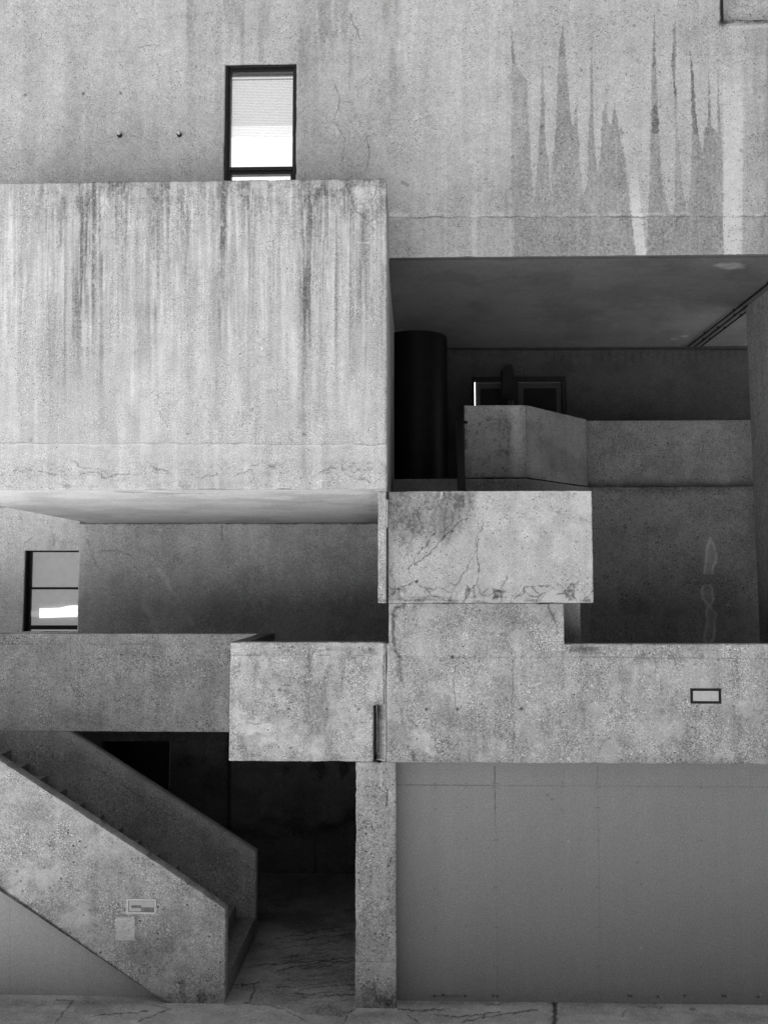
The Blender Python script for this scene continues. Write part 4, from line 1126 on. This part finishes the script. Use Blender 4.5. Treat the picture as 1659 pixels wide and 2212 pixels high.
# glowing patch added in place of a bright reflection in the lower pane
xs_c = np.linspace(86, 175, 40); cl = bpy.data.meshes.new('reflection_patch'); vv = []; ff = []
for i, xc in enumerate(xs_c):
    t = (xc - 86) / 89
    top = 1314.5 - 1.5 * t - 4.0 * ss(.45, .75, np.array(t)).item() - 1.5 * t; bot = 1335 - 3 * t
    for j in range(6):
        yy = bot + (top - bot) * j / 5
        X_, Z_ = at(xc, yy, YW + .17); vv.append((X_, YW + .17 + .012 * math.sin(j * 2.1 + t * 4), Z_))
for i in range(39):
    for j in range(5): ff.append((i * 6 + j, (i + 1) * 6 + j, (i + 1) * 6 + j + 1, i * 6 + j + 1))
cl.from_pydata(vv, [], ff); link('reflection_glow', cl, M_GLOW, lwo)
MB().box(lwx0, lwx1, YW + .02, YW + .21, lwz0 - .03, lwz0 - .002).build('sill', M_UP, lwo)

# ------------------------------------------------------------------ ground
def paint_ground(p):
    x, y = p.x, p.y
    p.R += .3 * ss(.42, .65, fbm(x / 70, y / 22, 3, 5)); p.G += .18 * ss(.55, .7, fbm(x / 50, y / 16, 13, 4))
    p.R += .45 * np.exp(-((y - 2166) / 7) ** 2) * ((x < 360) | (x > 860)) * (.4 + fbm(x / 30, y / 6, 5, 3))
    p.R += (.34 + .3 * fbm(x / 40, y / 20, 44, 4)) * inpoly(x, y + (fbm(x / 20, y / 10, 45, 3) - .5) * 8, [(486, 2168), (560, 2168), (600, 2174), (660, 2192), (742, 2196), (766, 2178), (766, 1880), (486, 1880)])  # undercroft floor darkened: dirt plus painted shade under the deck
    p.R += .5 * (1 - ss(1880, 2060, y + (fbm(x / 30, y / 30, 6, 4) - .5) * 60)) * ((x > 487) & (x < 770))  # floor painted darker toward the back, where the shade deepens
    # long fine cracks across the undercroft floor
    for k in range(26):
        yy = 2010 + k * 6.2 + rng.random() * 5; a = 590 + rng.random() * 80; b = a + 60 + rng.random() * 90
        pts = [(a + (b - a) * t, yy - (b - a) * .12 * t + (rng.random() - .5) * 5) for t in np.linspace(0, 1, 6)]
        p.crack(pts, .9, .35 + .5 * rng.random(), 4, k)
    for t in ([(487, 2168), (560, 2168), (590, 2173), (620, 2182), (660, 2205)], [(768, 2178), (752, 2190), (742, 2212)], [(120, 2160), (160, 2162), (140, 2185), (118, 2215)], [(640, 2145), (690, 2150), (740, 2150), (768, 2147)],
              [(560, 2085), (640, 2080), (768, 2068)], [(600, 2096), (700, 2078), (768, 2076)], [(550, 2122), (548, 2140), (542, 2168)], [(502, 2124), (530, 2128), (560, 2122)],
              [(860, 2180), (900, 2183), (960, 2180)], [(930, 2192), (1000, 2196), (1080, 2186)], [(1000, 2206), (1090, 2190), (1160, 2182)], [(1050, 2170), (1080, 2170), (1110, 2162)], [(880, 2195), (900, 2205), (905, 2214)], [(1350, 2180), (1342, 2196)], [(1380, 2175), (1430, 2176)],
              [(200, 2195), (260, 2190), (320, 2185)], [(330, 2172), (370, 2180), (300, 2205)]):
        p.crack(t, 1.2, .85, 4, int(t[0][0]))
    dj = abs(x - 1198 + (fbm(y / 5, y * 0, 3) - .5) * 6)
    p.B += .95 * np.clip(1.5 - dj / 4.5, 0, 1) * (y > 2158); p.R += .5 * np.exp(-(dj / 16) ** 2) * ss(.4, .6, fbm(x / 8, y / 8, 4, 4)) * (y > 2158)
    p.blob(1495, 2180, 9, 4, .8, 'R', .6, 3); p.blob(1412, 2166, 14, 4, .6, 'R', .8, 4); p.blob(520, 2150, 20, 8, .25, 'G', .8, 6)
    p.R += .35 * np.exp(-((x - 812) / 60) ** 2 - ((y - 2190) / 8) ** 2)
    p.B = np.clip(p.B, 0, 1)


gx0, gx1, gy0, gy1 = -7.0, 7.0, 12.4, 19.3
xs, ys = seg([gx0, gx1], .017), seg([gy0, gy1], .02)
XX, YY = np.meshgrid(xs, ys, indexing='ij'); XX, YY = XX.ravel(), YY.ravel()
V = np.stack([XX, YY, (fbm(XX * .8, YY * .8, 3, 4) - .5) * .0], 1)
Q = grid_idx(len(xs), len(ys)).reshape(-1, 4)
pp = Paint(*proj(V)); paint_ground(pp)
W = np.stack([pp.R, pp.G, pp.B, pp.A], 1)
n = len(V); E = 150
GF = 11.0
OV = np.array([(gx0, gy0, 0), (gx1, gy0, 0), (gx1, gy1, 0), (gx0, gy1, 0), (-E, GF, 0), (E, GF, 0), (E, E, 0), (-E, E, 0)], float)
OQ = np.array([(4, 5, 1, 0), (5, 6, 2, 1), (6, 7, 3, 2), (7, 4, 0, 3)]) + n
gm = np_mesh('ground', np.concatenate([V, OV]), [Q, OQ], np.concatenate([W, np.zeros((8, 4))]))
g = link('ground', gm, M_GR); g['kind'] = 'structure'
pz = MB(); pz.v = [(-E, -E, -.004), (E, -E, -.004), (E, GF + .5, -.004), (-E, GF + .5, -.004)]; pz.f = [[0, 1, 2, 3]]  # unseen pale paving added to bounce sunlight onto the front
pz.build('plaza', M_PLAZA)['kind'] = 'structure'

fw_ = root('flank_blocker', (9, 4, 0), 'unseen concrete wing added right of the panelled wall to block side light', 'building')  # out-of-view wing added to cut light from the right
MB().box(9, 16, -6, 13.1, 0, 11).build('wall', M_AG, fw_)
MB().box(8.95, 16.05, -6.05, 13.12, 11, 11.3).build('coping', M_AG, fw_)
# unseen dark building added across the plaza to hold back low sky light
ob = root('opposite_blocker', (0, -34, 0), 'unseen dark building added across the plaza to block low sky light', 'building')
of = MB().box(-60, 60, -46, -34, 0, 26).build('wall', M_OPP, ob)
MB().box(-60.3, 60.3, -46.3, -33.7, 26, 26.6).build('cornice', M_OPP, ob)
# ------------------------------------------------------------------ light
SUN_EL, SUN_AZ = math.radians(66), math.radians(-12)     # sun high behind the building: the front is in open shade, lit by sky and the sunlit plaza
sv = Vector((math.sin(SUN_AZ) * math.cos(SUN_EL), math.cos(SUN_AZ) * math.cos(SUN_EL), math.sin(SUN_EL)))
L = bpy.data.lights.new('sun', 'SUN'); L.energy = 5.0; L.angle = math.radians(.6); L.color = (1, 1, 1)
lo = bpy.data.objects.new('sun', L); COL.objects.link(lo); lo.rotation_euler = sv.to_track_quat('Z', 'Y').to_euler()
W_ = bpy.data.worlds.new('World'); SC.world = W_; W_.use_nodes = True
nt = W_.node_tree; bg = nt.nodes['Background']
sky = nt.nodes.new('ShaderNodeTexSky'); sky.sky_type = 'NISHITA'; sky.sun_disc = False
sky.sun_elevation = SUN_EL; sky.sun_rotation = SUN_AZ
bw = nt.nodes.new('ShaderNodeRGBToBW'); nt.links.new(sky.outputs[0], bw.inputs[0]); nt.links.new(bw.outputs[0], bg.inputs['Color'])
bg.inputs['Strength'].default_value = .07

# ------------------------------------------------------------------ camera
cam = bpy.data.cameras.new('camera'); co = bpy.data.objects.new('camera', cam); COL.objects.link(co)
cam.sensor_fit = 'VERTICAL'; cam.sensor_height = 36; cam.lens = 36 * F / 2212; cam.clip_end = 1000
co.location = (0, 0, CZ); co.rotation_euler = (math.pi / 2 + PITCH, 0, YAW)
SC.camera = co
SC.view_settings.view_transform = 'Standard'; SC.view_settings.look = 'None'; SC.view_settings.gamma = 1
SC.view_settings.exposure = 2.36
SC.cycles.diffuse_bounces = 1
